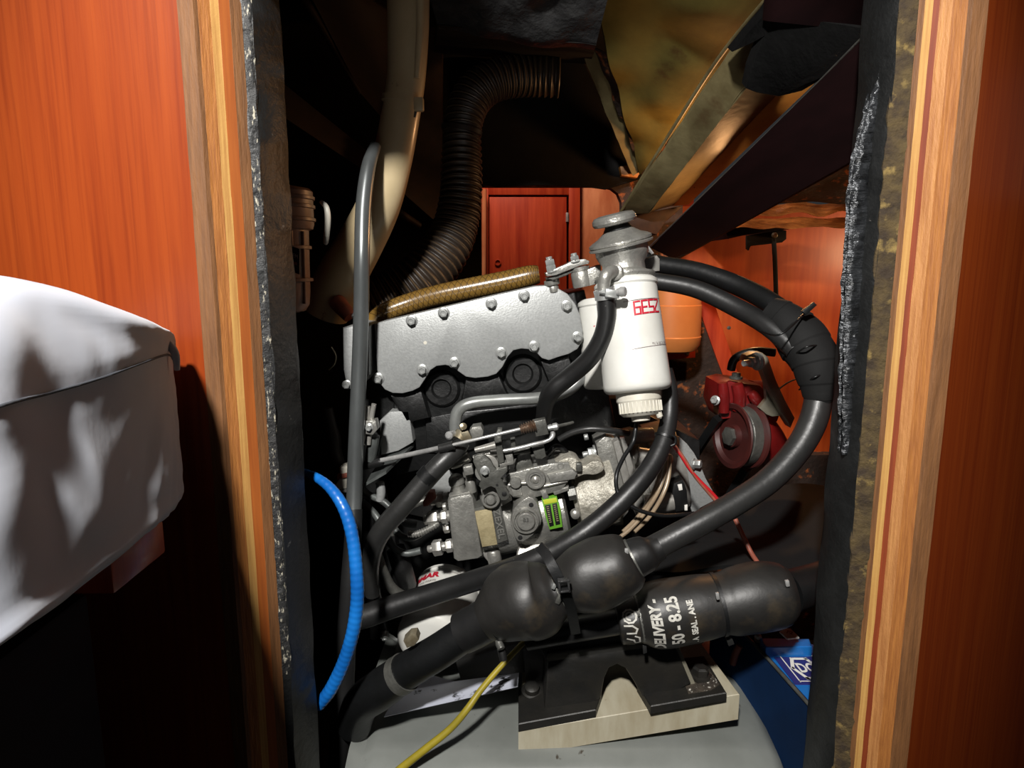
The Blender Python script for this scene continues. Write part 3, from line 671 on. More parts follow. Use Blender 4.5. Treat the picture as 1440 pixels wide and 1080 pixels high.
# diamond flange with the big round plug
fg = prism('flange', [(743, 698.5), (749, 700), (756, 708), (762, 730), (760, 738), (749, 753), (736, 762), (728, 761), (724, 755), (718, 736), (722, 716), (731, 706)], YI - 0.016, 0.04, cast, pmp, 1.6)
disc('plug', 739.5, 731.5, YI - 0.016, 19, [(1, -0.1), (1, 0.22), (0.93, 0.3), (0.86, 0.3), (0.82, 0.12), (0.70, 0.1), (0.68, 0.34), (0.6, 0.42), (0.1, 0.42)], cast, fg)
def fplug(x, y): return W(739.5 + x, 731.5 - y, YI - 0.0241)
make('plug_mark', text_vf('B3', 8, fplug), cast_dark, fg, None)
for x, y in ((747, 710), (731.5, 756)):
    disc('flange_hole', x, y, YI - 0.0161, 3.4, [(1, -0.2), (1, 0.12), (0.8, 0.16)], hole_m, fg, seg=14)
# green sticker on the barrel
sk = prism('sticker', [(762, 702.5), (783, 698.5), (788, 715), (791, 741), (773, 745), (767, 726)], YI - 0.0035, 0.012, sticker_green, pmp, 0.4)
prism('sticker_top', [(763.5, 703.5), (782, 700), (784, 706), (765.5, 709.5)], YI - 0.0042, 0.002, sticker_yellow, sk, 0.1)
prism('sticker_bar', [(766, 711), (774, 709.5), (779, 739), (773, 741)], YI - 0.0042, 0.002, ink_black, sk, 0.1)
prism('sticker_bar', [(776.5, 709), (783, 707.5), (788, 737), (781.5, 738.5)], YI - 0.0042, 0.002, ink_black, sk, 0.1)
for k_ in range(9):
    for x0, y0 in ((768.4, 712.5), (778.4, 710.5)):
        prism('sticker_print', [(x0 + k_ * 0.5, y0 + k_ * 2.7), (x0 + 3.2 + k_ * 0.5, y0 - 0.5 + k_ * 2.7), (x0 + 3.3 + k_ * 0.5, y0 + 0.3 + k_ * 2.7), (x0 + 0.1 + k_ * 0.5, y0 + 0.8 + k_ * 2.7)], YI - 0.0046, 0.001, plate_beige, sk, 0)
prism('barrel_ridge', [(760, 692), (768, 690), (772, 700), (764, 703)], YI - 0.004, 0.03, cast, pmp, 1.5)
prism('barrel_ridge', [(776, 690), (800, 684), (800, 690), (780, 697)], YI - 0.002, 0.03, cast, pmp, 1.5)
# upper casing
prism('governor_housing', [(712, 672), (716, 666), (752, 657), (774, 652), (800, 650), (806, 668), (790, 690), (752, 700), (722, 700), (712, 690)], YI - 0.002, 0.06, cast, pmp, 2)
bs = disc('inlet_boss', 753, 673, YI - 0.004, 14.5, [(1, -0.6), (1, 0.2), (0.92, 0.36), (0.74, 0.36), (0.70, 0.28), (0.5, 0.28), (0.46, 0.05), (0.1, 0.02)], cast, pmp)
disc('inlet_ball', 753, 674.5, YI - 0.005, 5, [(1, -0.3), (0.9, 0.3), (0.5, 0.6), (0.1, 0.7)], alu, bs, seg=16)
disc('cap_plug', 725, 678, YI - 0.004, 8.2, [(1, -0.8), (1, 0.5), (0.85, 0.72), (0.1, 0.78)], cast, pmp)
prism('cap_neck', [(719, 687), (733, 685), (735, 697), (721, 699)], YI - 0.004, 0.03, cast, pmp, 1.5)
tube('housing_rib', [(715, 682, YI - 0.003, 2.5), (740, 679, YI - 0.004, 2.5), (760, 684, YI - 0.003, 2.5), (798, 676, YI - 0.003, 2.5)], alu, pmp, 6, 8)
prism('housing_ledge', [(770, 668), (805, 660), (812, 666), (808, 674), (774, 680)], YI - 0.008, 0.03, cast, pmp, 2)
# sealant-smeared top flange
V, F = [], []
gk_pts = cr([(772, 656), (786, 648), (800, 643), (812, 646), (820, 655), (834, 648), (846, 650), (850, 660), (838, 668), (822, 668), (806, 674), (790, 672), (776, 668)], 4, True)
sg = extrude([W(x, y, YI + 0.002) for x, y in gk_pts], Vector((0, 0.03, 0)), 0.003, 2)
gm = make('sealant_smear', sg, alu_gunk, pmp, 40)
disc('smear_stud', 788, 655, YI + 0.001, 6, [(1, -0.5), (1, 0.4), (0.8, 0.6), (0.5, 0.6), (0.4, 0.2)], cast, gm, seg=16)
box('smear_nut', W(814, 656, YI - 0.002), (0.007, 0.009, 0.010), cast_dark, gm, bev=0.001)
lathe('drive_housing', W(806, 703, YI + 0.046), U, [(r * kI, h * kI) for r, h in [(34, 0), (38, 4), (42, 6), (43, 40), (46, 52), (47, 60)]], alu_gunk, pmp, 36, 30)
lathe('drive_nut', W(803, 694, YI + 0.006), U, [(r * kI, h * kI) for r, h in [(9, -4), (9, 6)]], cast_dark, pmp, 6, 30)
disc('drive_screw', 809, 723, YI + 0.003, 7, [(1, -0.6), (0.9, 0.5), (0.5, 0.8), (0.1, 0.85)], alu, pmp, seg=16)
# speed lever and its pivots
lv_o = [(665, 649), (666, 643), (671, 640), (678, 639), (683, 642), (690, 648), (694, 656), (698, 660.5), (711, 656.5), (713.5, 658), (713.5, 663), (704, 673), (708, 681), (716.5, 694), (716, 700), (711, 704), (705, 703.5), (701, 697), (696.5, 686.5), (690, 684), (685, 686), (679, 690), (673.5, 683.5), (677, 674), (673, 666)]
lv = prism('speed_lever', lv_o, YI - 0.030, 0.007, cast_dark, pmp, 1.0)
bolt(682, 662, YI - 0.030, 7, lv, me=BOLT)
disc('lever_hole', 709, 694.5, YI - 0.0305, 3.6, [(1, 0), (1, 0.1), (0.9, 0.16)], hole_m, lv, seg=14)
disc('lever_hole', 699, 682, YI - 0.0305, 1.8, [(1, 0), (1, 0.1), (0.9, 0.2)], hole_m, lv, seg=10)
disc('lever_pivot', 682, 664, YI - 0.0235, 14, [(1, -1.6), (1, 0)], cast, pmp)
disc('lower_pivot', 690, 701, YI - 0.010, 13, [(1, -1.2), (1, 0.4), (0.9, 0.5), (0.72, 0.5), (0.66, 0.2), (0.56, 0.2), (0.55, 0.62), (0.4, 0.8), (0.1, 0.84)], cast, pmp)
prism('pivot_block', [(676, 690), (712, 684), (720, 704), (706, 712), (682, 716)], YI - 0.004, 0.04, cast, pmp, 2)
disc('lever_spring', 686, 654, YI - 0.012, 15, [(1, -0.2), (1.02, 0), (1, 0.15), (0.86, 0.2)], alu, pmp)
# solenoid and fittings on the left top
kk = mpp(672, YI)
lathe('stop_solenoid', W(646, 694, YI + 0.012), VV, [(r * kk, h * kk) for r, h in [(13, 0), (13, 4), (10, 6), (10, 13), (11.5, 15), (11.5, 21), (10, 25), (6, 29), (1, 30)]], cast, pmp, 24, 35)
stack(664, 692, YI + 0.004, VV, [(7, 18, 16), (5, 6, 14), (7.5, 12, 6), (5, 8, 14), (7, 6, 6), (5, 10, 12)], pmp, 'stop_screw', cast)
box('stop_block', W(659, 660, YI - 0.012), (0.0115, 0.012, 0.0115), cast, pmp, Matrix.Rotation(-TILT, 3, 'Y'), 0.0015)
tube('fuel_union', [(634, 655, YI + 0.004, 6), (648, 648, YI + 0.003, 8), (660, 642, YI + 0.002, 7)], alu, pmp, 5, 14)
tube('fuel_union', [(668, 633, YI - 0.002, 4), (685, 629, YI - 0.002, 5), (697, 626, YI - 0.002, 6)], alu, pmp, 5, 14)
tube('fuel_union', [(666, 644, YI + 0.006, 4), (690, 638, YI + 0.004, 5)], cast, pmp, 5, 12)
prism('top_casting', [(676, 648), (690, 640), (700, 640), (702, 658), (690, 660)], YI + 0.006, 0.03, alu, pmp, 2)
prism('top_lug', [(660, 606), (664, 601), (676, 599), (680, 606), (679, 613), (664, 617)], YI + 0.015, 0.02, cast, pmp, 1.5)
prism('cable_post', [(695, 617), (700, 604), (706, 604), (705, 616), (708, 640), (709, 650), (702, 652), (699, 640)], YI - 0.022, 0.012, cast_dark, pmp, 1)
prism('cable_post', [(709, 637), (720, 635), (723, 650), (722, 653), (703, 657), (702, 652), (713, 650)], YI - 0.020, 0.012, cast, pmp, 1)
prism('idle_block', [(748, 630), (765, 627), (768, 642), (762, 646), (753, 645)], YI - 0.016, 0.02, cast_dark, pmp, 1.2)
prism('governor_cap', [(724, 660), (728, 650), (736, 646), (746, 645), (750, 656), (740, 661), (728, 664)], YI + 0.002, 0.03, cast_dark, pmp, 2)
tube('governor_shaft', [(722, 634, YI - 0.008, 6), (745, 630, YI - 0.008, 7)], cast_dark, pmp, 4, 14)
prism('linkage_bar', [(718, 618), (724, 617), (726, 630), (719, 632)], YI - 0.020, 0.01, cast_dark, pmp, 0.8)
tube('idle_rod', [(708, 634, YI - 0.026, 2.6), (730, 630, YI - 0.026, 2.6), (750, 625, YI - 0.026, 3), (766, 621, YI - 0.024, 3), (776, 615, YI - 0.022, 3.4), (777, 607, YI - 0.02, 3.6), (772, 598, YI - 0.02, 3.2)], steel, pmp, 7, 10)
# injector unions on the face of the distributor head
def union(px, py, Y, d, items, nm='pipe_union'):
    return stack(px, py, Y, d, items, pmp, nm, alu)
LA = -U + Vector((0, 0.1, 0))
union(634, 725, YI + 0.006, LA, [(8, 5, 16), (9.5, 9, 6), (6, 4, 14), (11.5, 15, 6), (7, 6, 14)])
union(640, 766, YI + 0.006, LA, [(8, 4, 16), (9.5, 9, 6), (6.5, 6, 14), (11.5, 13, 6), (5, 8, 14)])
union(632, 742, YI + 0.016, LA, [(7, 8, 6)])
union(628, 712, YI + 0.010, LA, [(6, 5, 14)])
union(632, 700, YI + 0.03, LA, [(9, 8, 16), (11, 12, 6), (7, 8, 14)])
prism('red_boot', [(594, 708), (603, 692), (610, 692), (612, 702), (602, 712), (595, 713)], YI + 0.004, 0.012, red_boot, pmp, 2)
# cap below the pump
disc('lower_cap', 750, 782, YI + 0.004, 24, [(1, -0.4), (1, 0.1), (0.95, 0.18), (0.9, 0.1), (0.1, 0.12)], alu, pmp, axis=(0, -0.8, 0.6))
lathe('drain_plug', W(699, 800, YI + 0.012), VV, [(r * kk, h * kk) for r, h in [(6, 0), (9, 4), (10, 14), (10, 26), (8, 30)]], cast, pmp, 20, 35)
prism('lower_bracket', [(676, 778), (700, 772), (706, 800), (690, 806), (686, 790)], YI + 0.01, 0.02, alu, pmp, 2)

# ================================================================== fuel filters
def filt(label, top, bot, Y0, Y1, r0, r1, main):
    a, b = W(top[0], top[1], Y0), W(bot[0], bot[1], Y1)
    L_ = (b - a).length; d = (b - a).normalized(); k0, k1 = r0 * mpp(top[1], Y0), r1 * mpp(bot[1], Y1)
    e = empty('fuel_filter', b, label, 'fuel filter', 'spin-on fuel filters')
    can = lathe('canister', a, d, [(k0 * 0.9, 0), (k0 * 1.03, 0.004), (k0 * 1.03, 0.008), (k0 * 0.985, 0.010), (k0, 0.014), (k0 + (k1 - k0) * 0.95, L_ * 0.90), (k1, L_ * 0.945), (k1 * 0.985, L_ * 0.97), (k1 * 0.93, L_ * 0.99), (k1 * 0.86, L_), (k1 * 0.6, L_ + 0.001)], white, e, 48, 30)
    return e, can, a, b, d, L_, k0, k1
FT = (879, 394); FB = (897, 551)
ff, can, fa, fb, fd, fL, fk0, fk1 = filt('white fuel filter with red upside-down lettering and a primer knob, above the pump', FT, FB, 0.815, 0.785, 43, 47.5, True)
# lettering wraps around the canister: x runs to the right as seen, y up
fy = -fd                                            # up the canister
fx = Vector((1, 0, 0)); fx = (fx - fy * fx.dot(fy)).normalized(); fn = fx.cross(fy)
if fn.y > 0: fn = -fn
def on_can(x, h, lift=0.0004):
    """x metres to the right along the skin, h metres below the top rim"""
    r = fk0 + (fk1 - fk0) * h / fL + lift; a_ = x / r
    return fa + fd * h + fx * math.sin(a_) * r + fn * math.cos(a_) * r
pxm = mpp(440, 0.76)
ST = {'2': [[(0, 6), (4.5, 6), (4.5, 4.2), (0, 0.6), (0, 0), (4.5, 0)]], '5': [[(4.5, 6), (0, 6), (0, 3.3), (4.5, 3.3), (4.5, 0), (0, 0)]],
      '3': [[(0, 6), (4.5, 6), (4.5, 0), (0, 0)], [(0.8, 3.1), (4.5, 3.1)]], '9': [[(4.5, 2.8), (0, 2.8), (0, 6), (4.5, 6), (4.5, 0), (0.3, 0)]]}
polys = []
for i, ch in enumerate('2539'):
    for pl_ in ST[ch]: polys.append([((x + i * 6.2) * 1.62, y * 3.0) for x, y in pl_])
wd_tot = (3 * 6.2 + 4.5) * 1.62
def f2539(x, y):  # turned upside down
    X = (wd_tot / 2 - x) * pxm * 1.18 + 0.0172; Hh = 0.0385 + (y - 9) * pxm * 1.0 - (X - 0.0195) * 0.08
    return on_can(X, Hh)
make('part_number', ribbon(polys, 2.5, f2539), ink_red, can, None)
def line_on(x0, x1, h0, h1, wd, mat, nm='print_line'):
    V, F = [], []
    for i in range(17):
        t = i / 16; X = x0 + (x1 - x0) * t; h = h0 + (h1 - h0) * t
        V.append(on_can(X, h - wd / 2)); V.append(on_can(X, h + wd / 2))
    for i in range(16): F.append((2 * i, 2 * i + 1, 2 * i + 3, 2 * i + 2))
    make(nm, (V, F), mat, can, None)
line_on(-0.012, 0.046, 0.0315, 0.0280, 0.0006, ink_grey)
line_on(-0.008, 0.050, 0.0860, 0.0815, 0.0006, ink_grey)
make('small_print', text_vf('FUEL FILTER Pt. No', 0.0042, lambda x, y: on_can(-x + 0.030, 0.0805 + y - (-x) * 0.06), 0, 0.8), ink_grey, can, None)
lathe('clear_bowl', fb - fd * 0.002, fd, [(fk1 * 0.56, 0), (fk1 * 0.66, 0.002), (fk1 * 0.66, 0.012), (fk1 * 0.63, 0.014), (fk1 * 0.62, 0.026), (fk1 * 0.5, 0.030), (fk1 * 0.28, 0.031), (fk1 * 0.27, 0.036), (fk1 * 0.12, 0.037)], white_pl, ff, 36, 30)
for k_ in range(14):
    a_ = -1.3 + k_ * 0.2
    p = fb + fd * 0.018 + (fx * math.sin(a_) + fn * math.cos(a_)) * fk1 * 0.635
    make('bowl_flute', tube_vf([tuple(p - fd * 0.006) + (0.0009,), tuple(p + fd * 0.006) + (0.0009,)], 6), white_pl, ff, 60)
lathe('drain_nub', fb + fd * 0.026 + fx * 0.019 + fn * 0.008, fd + fx * 0.3, [(0.004, 0), (0.0035, 0.006), (0.001, 0.008)], white_pl, ff, 14)
# filter head: bulb, flange, diaphragm, primer knob
hu = -fd
hp = [(0.93, -0.002), (1.0, 0.002), (0.98, 0.005), (0.80, 0.0075), (0.70, 0.010), (0.69, 0.020), (0.78, 0.025), (0.86, 0.031), (0.87, 0.038), (0.84, 0.041)]
head = lathe('filter_head', fa, hu, [(r * fk0, h) for r, h in hp], cast, ff, 40, 40)
hu2 = Vector((-0.235, -0.06, 0.97)).normalized()
fc = fa + hu * 0.040
lathe('head_flange', fc, hu2, [(r * fk0, h) for r, h in [(0.95, 0), (1.05, 0.001), (1.06, 0.003), (1.0, 0.0042), (1.04, 0.0055), (1.03, 0.008), (0.92, 0.0105), (0.70, 0.014), (0.50, 0.0195), (0.44, 0.021)]], cast, ff, 40, 30)
lathe('primer_neck', fc + hu2 * 0.018, hu2, [(0.016, 0), (0.017, 0.003), (0.015, 0.006), (0.013, 0.010)], rubber, ff, 28, 40)
lathe('primer_knob', fc + hu2 * 0.0265 - fx * 0.002, hu2, [(0.021, 0), (0.0245, 0.001), (0.0262, 0.004), (0.0258, 0.008), (0.023, 0.0115), (0.017, 0.0128), (0.0155, 0.0120), (0.010, 0.0120)], cast, ff, 36, 30)
# elbow, clamp and short hose from the head
tube('elbow_fitting', [(868, 384, 0.785, 9), (860, 382, 0.778, 9.5), (852, 388, 0.772, 9.5), (849, 400, 0.772, 9), (849, 412, 0.772, 9)], cast, ff, 7, 18)
disc('elbow_collar', 864, 383, 0.781, 12, [(1, -0.4), (1, 0.15), (0.85, 0.25)], cast, ff, axis=(-0.5, -0.8, 0.1), seg=22)
hs = tube('filter_hose', [(850, 408, 0.772, 13), (853, 425, 0.772, 13), (853, 448, 0.774, 13), (846, 476, 0.778, 13), (828, 505, 0.785, 13), (800, 530, 0.795, 13), (778, 548, 0.80, 13), (768, 566, 0.81, 12), (764, 590, 0.82, 11)], rubber_worn, None, 8, 18)
tag(hs, 'short worn black hose curving down in front of the fuel filter with a clamp', 'hose')
cl = tube('hose_clamp', [(849, 406, 0.772, 15.3), (851, 414, 0.772, 15.3), (852, 421, 0.772, 15.3)], zinc, hs, 3, 24)
box('clamp_housing', W(861, 413, 0.757), (0.016, 0.006, 0.009), zinc, cl, Matrix.Rotation(R(8), 3, 'Y'), 0.001)
lathe('clamp_screw', W(868, 411, 0.755), (0.85, -0.5, 0.1), [(0.004, 0), (0.0045, 0.003), (0.0056, 0.004), (0.0056, 0.009), (0.0045, 0.010), (0.001, 0.0102)], steel, cl, 20)
tube('clamp_teeth', [(843, 411, 0.7585, 2), (849, 412, 0.7565, 2), (856, 413, 0.757, 2)], zinc, cl, 3, 6)
# second filter, mostly hidden behind the first
f2, can2, sa, sb, sd, sL, sk0, sk1 = filt('second white fuel filter half hidden behind the hose and the front filter', (846, 420), (856, 545), 0.885, 0.87, 33, 35, False)
def on_can2(x, y):
    r = sk0 + 0.0005; a_ = x / r
    return sa + sd * (0.044 - y) + fx * math.sin(a_) * r + fn * math.cos(a_) * r
polys2 = []
for i, ch in enumerate('25'):
    for pl_ in ST[ch]: polys2.append([((x + i * 6.2) * 1.3, y * 2.7) for x, y in pl_])
make('part_number', ribbon(polys2, 2.0, lambda x, y: on_can2((14 - x - 21) * pxm, (8 - y) * pxm)), ink_red, can2, None)
# ================================================================== oil filter
oa, ob_ = W(630, 834, 0.905), W(604, 904, 0.805)
od = (ob_ - oa).normalized(); oL = (ob_ - oa).length
of = empty('oil_filter', oa - Vector((0, 0, 0.05)), 'white oil filter with red lettering low on the engine behind the black hoses', 'oil filter')
ocan = lathe('canister', oa, od, [(0.042, -0.004), (0.0470, -0.002), (0.0470, 0.004), (0.0455, 0.006), (0.0450, oL - 0.010), (0.0436, oL - 0.004), (0.0400, oL), (0.030, oL + 0.003), (0.004, oL + 0.0035)], white, of, 48, 32)
ox = Vector((1, 0, 0.12)); ox = (ox - od * ox.dot(od)).normalized(); on_ = od.cross(ox)
if on_.z < 0: on_ = -on_
def on_oil(x, h, lift=0.0011):
    r = 0.0456 + lift; a_ = x / r
    return oa + od * h + ox * math.sin(a_) * r + on_ * math.cos(a_) * r
make('red_lettering', text_vf('YANMAR', 0.0150, lambda x, y: on_oil(x - 0.033, 0.0215 - y), 0.0007, 1.05), ink_red, ocan, None)
make('small_lettering', text_vf('GENUINE PARTS', 0.0055, lambda x, y: on_oil(x - 0.022, 0.0345 - y), 0, 1.0), ink_grey, ocan, None)
V, F = [], []
for i in range(41):
    a_ = -0.055 + 0.11 * i / 40; V.append(on_oil(a_, 0.0125)); V.append(on_oil(a_, 0.0131))
F = [(2 * i, 2 * i + 1, 2 * i + 3, 2 * i + 2) for i in range(40)]
make('print_line', (V, F), ink_grey, ocan, None)

# ================================================================== hoses and cables
# bellows duct at the back
bd = empty('bellows_duct', W(650, 250, 1.15), 'dark ribbed ventilation duct bending down behind the engine top', 'duct')
bd_pts = [(786, 107, 1.22, 27), (750, 106, 1.22, 27), (716, 108, 1.21, 27), (688, 116, 1.20, 27), (666, 134, 1.19, 27), (654, 160, 1.18, 26), (650, 190, 1.17, 25), (649, 230, 1.16, 27), (648, 275, 1.15, 28), (640, 320, 1.14, 30), (622, 358, 1.12, 33), (592, 392, 1.10, 36), (556, 418, 1.09, 38), (520, 436, 1.08, 38)]
ringed('sleeve', bd_pts, bellows, bd, 0.0105, 0.055, 56, 26)
p = cr(path_px(bd_pts), 40); s_ = 0; last = -1
for i in range(1, len(p)):
    s_ += (Vector(p[i][:3]) - Vector(p[i - 1][:3])).length
    if s_ - last >= 0.0105 and len(bd.children) < 120:
        last = s_
        t_ = (Vector(p[min(i + 1, len(p) - 1)][:3]) - Vector(p[i - 1][:3])).normalized()
        v_, f_ = [], []
        q_ = basis(t_); c0 = Vector(p[i][:3]); rr = p[i][3] * 1.045
        for k_ in range(20):
            a_ = 2 * math.pi * k_ / 20
            for m_ in range(5):
                b_ = 2 * math.pi * m_ / 5
                v_.append(c0 + q_ @ Vector(((rr + 0.0014 * math.cos(b_)) * math.cos(a_), (rr + 0.0014 * math.cos(b_)) * math.sin(a_), 0.0014 * math.sin(b_))))
        for k_ in range(20):
            for m_ in range(5):
                f_.append((k_ * 5 + m_, ((k_ + 1) % 20) * 5 + m_, ((k_ + 1) % 20) * 5 + (m_ + 1) % 5, k_ * 5 + (m_ + 1) % 5))
        make('rib', (v_, f_), bellows_wire, bd, 60)
tube('strap', [(650, 180, 1.17, 29), (649, 186, 1.17, 29)], bellows, bd, 2, 24)
# beige hose
bh = empty('beige_hose', W(570, 150, 0.86), 'thick beige hose with a cable tie hanging down at upper left', 'hose')
tube('hose', [(574, -30, 0.90, 30), (574, 40, 0.90, 29), (571, 110, 0.90, 27), (562, 170, 0.90, 27), (550, 230, 0.905, 28), (532, 290, 0.92, 30), (505, 345, 0.95, 32), (474, 400, 0.98, 34), (458, 440, 0.99, 32)], beige, bh, 10, 26)
tube('hose_ridge', [(592, -30, 0.875, 6), (591, 40, 0.875, 6), (586, 110, 0.878, 4)], beige, bh, 8, 10)
ct = tube('cable_tie', [(566, 138, 0.90, 28.5), (565, 146, 0.90, 28.5)], beige, bh, 2, 26)
box('tie_head', W(589, 147, 0.872), (0.012, 0.010, 0.016), beige, ct, None, 0.002)
tube('tie_tail', [(586, 150, 0.874, 2.5), (583, 165, 0.876, 1.6)], cast_dark, bh, 2, 6, sub=False)
tube('end_fitting', [(474, 424, 0.955, 12), (484, 436, 0.945, 11), (492, 446, 0.94, 9)], red_boot, bh, 4, 14)
lathe('end_screw', W(497, 445, 0.93), (0.6, -0.7, 0.3), [(0.003, 0), (0.004, 0.003), (0.004, 0.006), (0.001, 0.007)], steel, bh, 12)
# grey pipe in front
gp = empty('grey_pipe', W(490, 1000, 0.70), 'slim grey plastic pipe running down the left side of the bay', 'pipe')
tube('pipe', [(528, 205, 0.86, 8), (518, 235, 0.84, 10), (511, 290, 0.825, 11), (509, 360, 0.81, 11), (508, 430, 0.81, 11), (506, 500, 0.81, 11), (503, 570, 0.805, 11), (500, 640, 0.80, 11), (498, 700, 0.79, 11), (496, 760, 0.775, 11), (492, 820, 0.765, 12), (487, 900, 0.76, 13), (481, 1000, 0.755, 14), (474, 1110, 0.755, 14)], grey_tube, gp, 10, 20)
tube('lower_shade_sleeve', [(497.5, 716, 0.786, 12), (496, 760, 0.775, 12), (492, 820, 0.765, 13), (487, 900, 0.76, 14), (481, 1000, 0.755, 15), (474, 1110, 0.755, 15)], rubber_worn, gp, 8, 20)  # dark length added to stand for shade on the lower pipe
# amber braided hose on top of the engine
ah = empty('braided_hose', W(640, 430, 0.93), 'clear amber braided hose lying along the top of the silver cover', 'hose')
ah_p = [(516, 458, 0.93, 10), (540, 440, 0.93, 13), (580, 425, 0.935, 14), (620, 414, 0.935, 14.5), (665, 405, 0.935, 15), (710, 396, 0.935, 15), (745, 388, 0.935, 14.5), (758, 386, 0.935, 12)]
tube('hose', ah_p, gold_hose, ah, 10, 22)
pp = cr(path_px(ah_p), 16); fr = frames([q[:3] for q in pp])
for s0 in range(0, 34):
    for sg_ in (1, -1):
        ln = []
        for j in range(9):
            idx = min(len(pp) - 1, 8 + s0 * 3 + j)
            if 8 + s0 * 3 + j >= len(pp) - 1: break
            c0, t_, n_, b_ = fr[idx]; a_ = -1.6 + j * 0.36
            r_ = pp[idx][3] + 0.0001
            ln.append(tuple(c0 + (n_ * math.cos(a_) + b_ * math.sin(a_) * sg_) * r_) + (0.00042,))
        if len(ln) > 3: make('braid_strand', tube_vf(ln, 5), gold_dark, ah, 60)
# blue spiral tube
bl = empty('blue_tube', W(460, 985, 0.66), 'bright blue spiral-wrapped tube curving down at the left', 'tube')
bl_p = [(428, 664, 0.70, 5), (446, 672, 0.685, 6.5), (464, 686, 0.675, 7.5), (480, 708, 0.665, 8.5), (491, 735, 0.66, 9), (498, 770, 0.655, 9), (502, 815, 0.65, 9.3), (502, 850, 0.65, 9.5), (496, 890, 0.65, 9.5), (484, 930, 0.655, 9.5), (466, 968, 0.66, 9.5), (448, 992, 0.665, 8.5)]
ringed('tube', bl_p, blue, bl, 0.0065, 0.016, 40, 16)
# yellow-green cable
tag(tube('yellow_cable', [(742, 898, 0.735, 4), (728, 912, 0.725, 4), (700, 942, 0.715, 4.2), (675, 972, 0.705, 4.5), (655, 1000, 0.695, 5), (632, 1026, 0.69, 5.2), (600, 1052, 0.685, 5.5), (560, 1084, 0.68, 5.8), (520, 1120, 0.675, 6)], yellow, None, 8, 12),
    'thin yellow-green cable trailing down over the grey engine bed', 'cable')
# two big hoses from behind the filter into the taped bundle and down
h1 = tag(tube('upper_hose', [(902, 366, 0.93, 12), (927, 372, 0.92, 12.5), (982, 382, 0.89, 13), (1045, 405, 0.85, 14), (1098, 436, 0.80, 15), (1130, 470, 0.77, 15)], rubber, None, 8, 20),
         'upper of the two black hoses arching right from behind the fuel filter', 'hose')
h2 = tag(tube('lower_hose', [(890, 392, 0.87, 12), (925, 396, 0.86, 12), (980, 407, 0.84, 12.5), (1038, 434, 0.81, 13.5), (1082, 460, 0.775, 14), (1118, 492, 0.75, 14)], rubber_worn, None, 8, 20),
         'lower of the two black hoses arching right below its twin', 'hose')
bw = empty('taped_bundle', W(1130, 500, 0.75), 'black taped hose bundle beside the right doorway edge with a cable tie', 'hose wrap')
tw = cr(path_px([(1080, 438, 0.795, 23), (1098, 450, 0.785, 30), (1122, 470, 0.77, 34), (1140, 496, 0.755, 34), (1149, 524, 0.745, 30), (1152, 552, 0.74, 23), (1152, 562, 0.74, 20)]), 24)
tw = [q[:3] + (q[3] * (1 + 0.045 * ((i_ % 22) / 22.0) - 0.02),) for i_, q in enumerate(tw)]
make('tape_wrap', tube_vf(tw, 26, True, 0.10), sheet_m, bw, 50)
for q in ([(1070, 466), (1098, 470), (1132, 440)], [(1108, 506), (1134, 488), (1158, 486)], [(1124, 548), (1146, 530), (1170, 526)]):
    wire('tape_edge', [(q[0][0], q[0][1], 0.765), (q[1][0], q[1][1], 0.722), (q[2][0], q[2][1], 0.748)], 1.4, rubber, bw, 8, 6)
prism('tie_tail', [(1128, 438), (1145, 425), (1149, 429), (1134, 443)], 0.735, 0.004, rubber, bw, 0.4)
h3 = tag(tube('return_hose', [(1150, 530, 0.745, 19), (1151, 560, 0.74, 19), (1141, 598, 0.73, 19), (1118, 637, 0.72, 18.5), (1082, 675, 0.71, 18), (1040, 704, 0.70, 17.5), (990, 733, 0.69, 17.5), (945, 757, 0.685, 17.5), (905, 778, 0.68, 17.5)], rubber_grey, None, 8, 22),
         'long black hose sweeping from the taped bundle down to the fat sleeved coupling', 'hose')
# hose hanging behind the filter, down to the lower left
h4 = empty('feed_hose', W(860, 720, 0.75), 'black hose from behind the fuel filter down across the pump to the lower left', 'hose')
tube('hose', [(936, 520, 0.82, 10), (942, 550, 0.81, 11), (941, 585, 0.80, 12), (934, 618, 0.785, 13), (918, 652, 0.77, 14), (892, 686, 0.755, 14.5), (858, 720, 0.745, 15), (820, 750, 0.735, 15), (780, 774, 0.735, 15), (740, 792, 0.738, 15), (700, 806, 0.75, 15), (650, 822, 0.765, 15), (600, 838, 0.772, 15.5), (555, 852, 0.772, 16), (515, 866, 0.77, 16.5), (490, 872, 0.77, 16.5)], rubber_worn, h4, 8, 20)
tube('cable_tie', [(935, 613, 0.787, 14.6), (934, 616, 0.786, 14.6)], rubber, h4, 2, 20)
tube('tie_loop', [(945, 612, 0.77, 2), (950, 616, 0.77, 2), (949, 624, 0.77, 2), (943, 627, 0.77, 2)], rubber, h4, 5, 8)
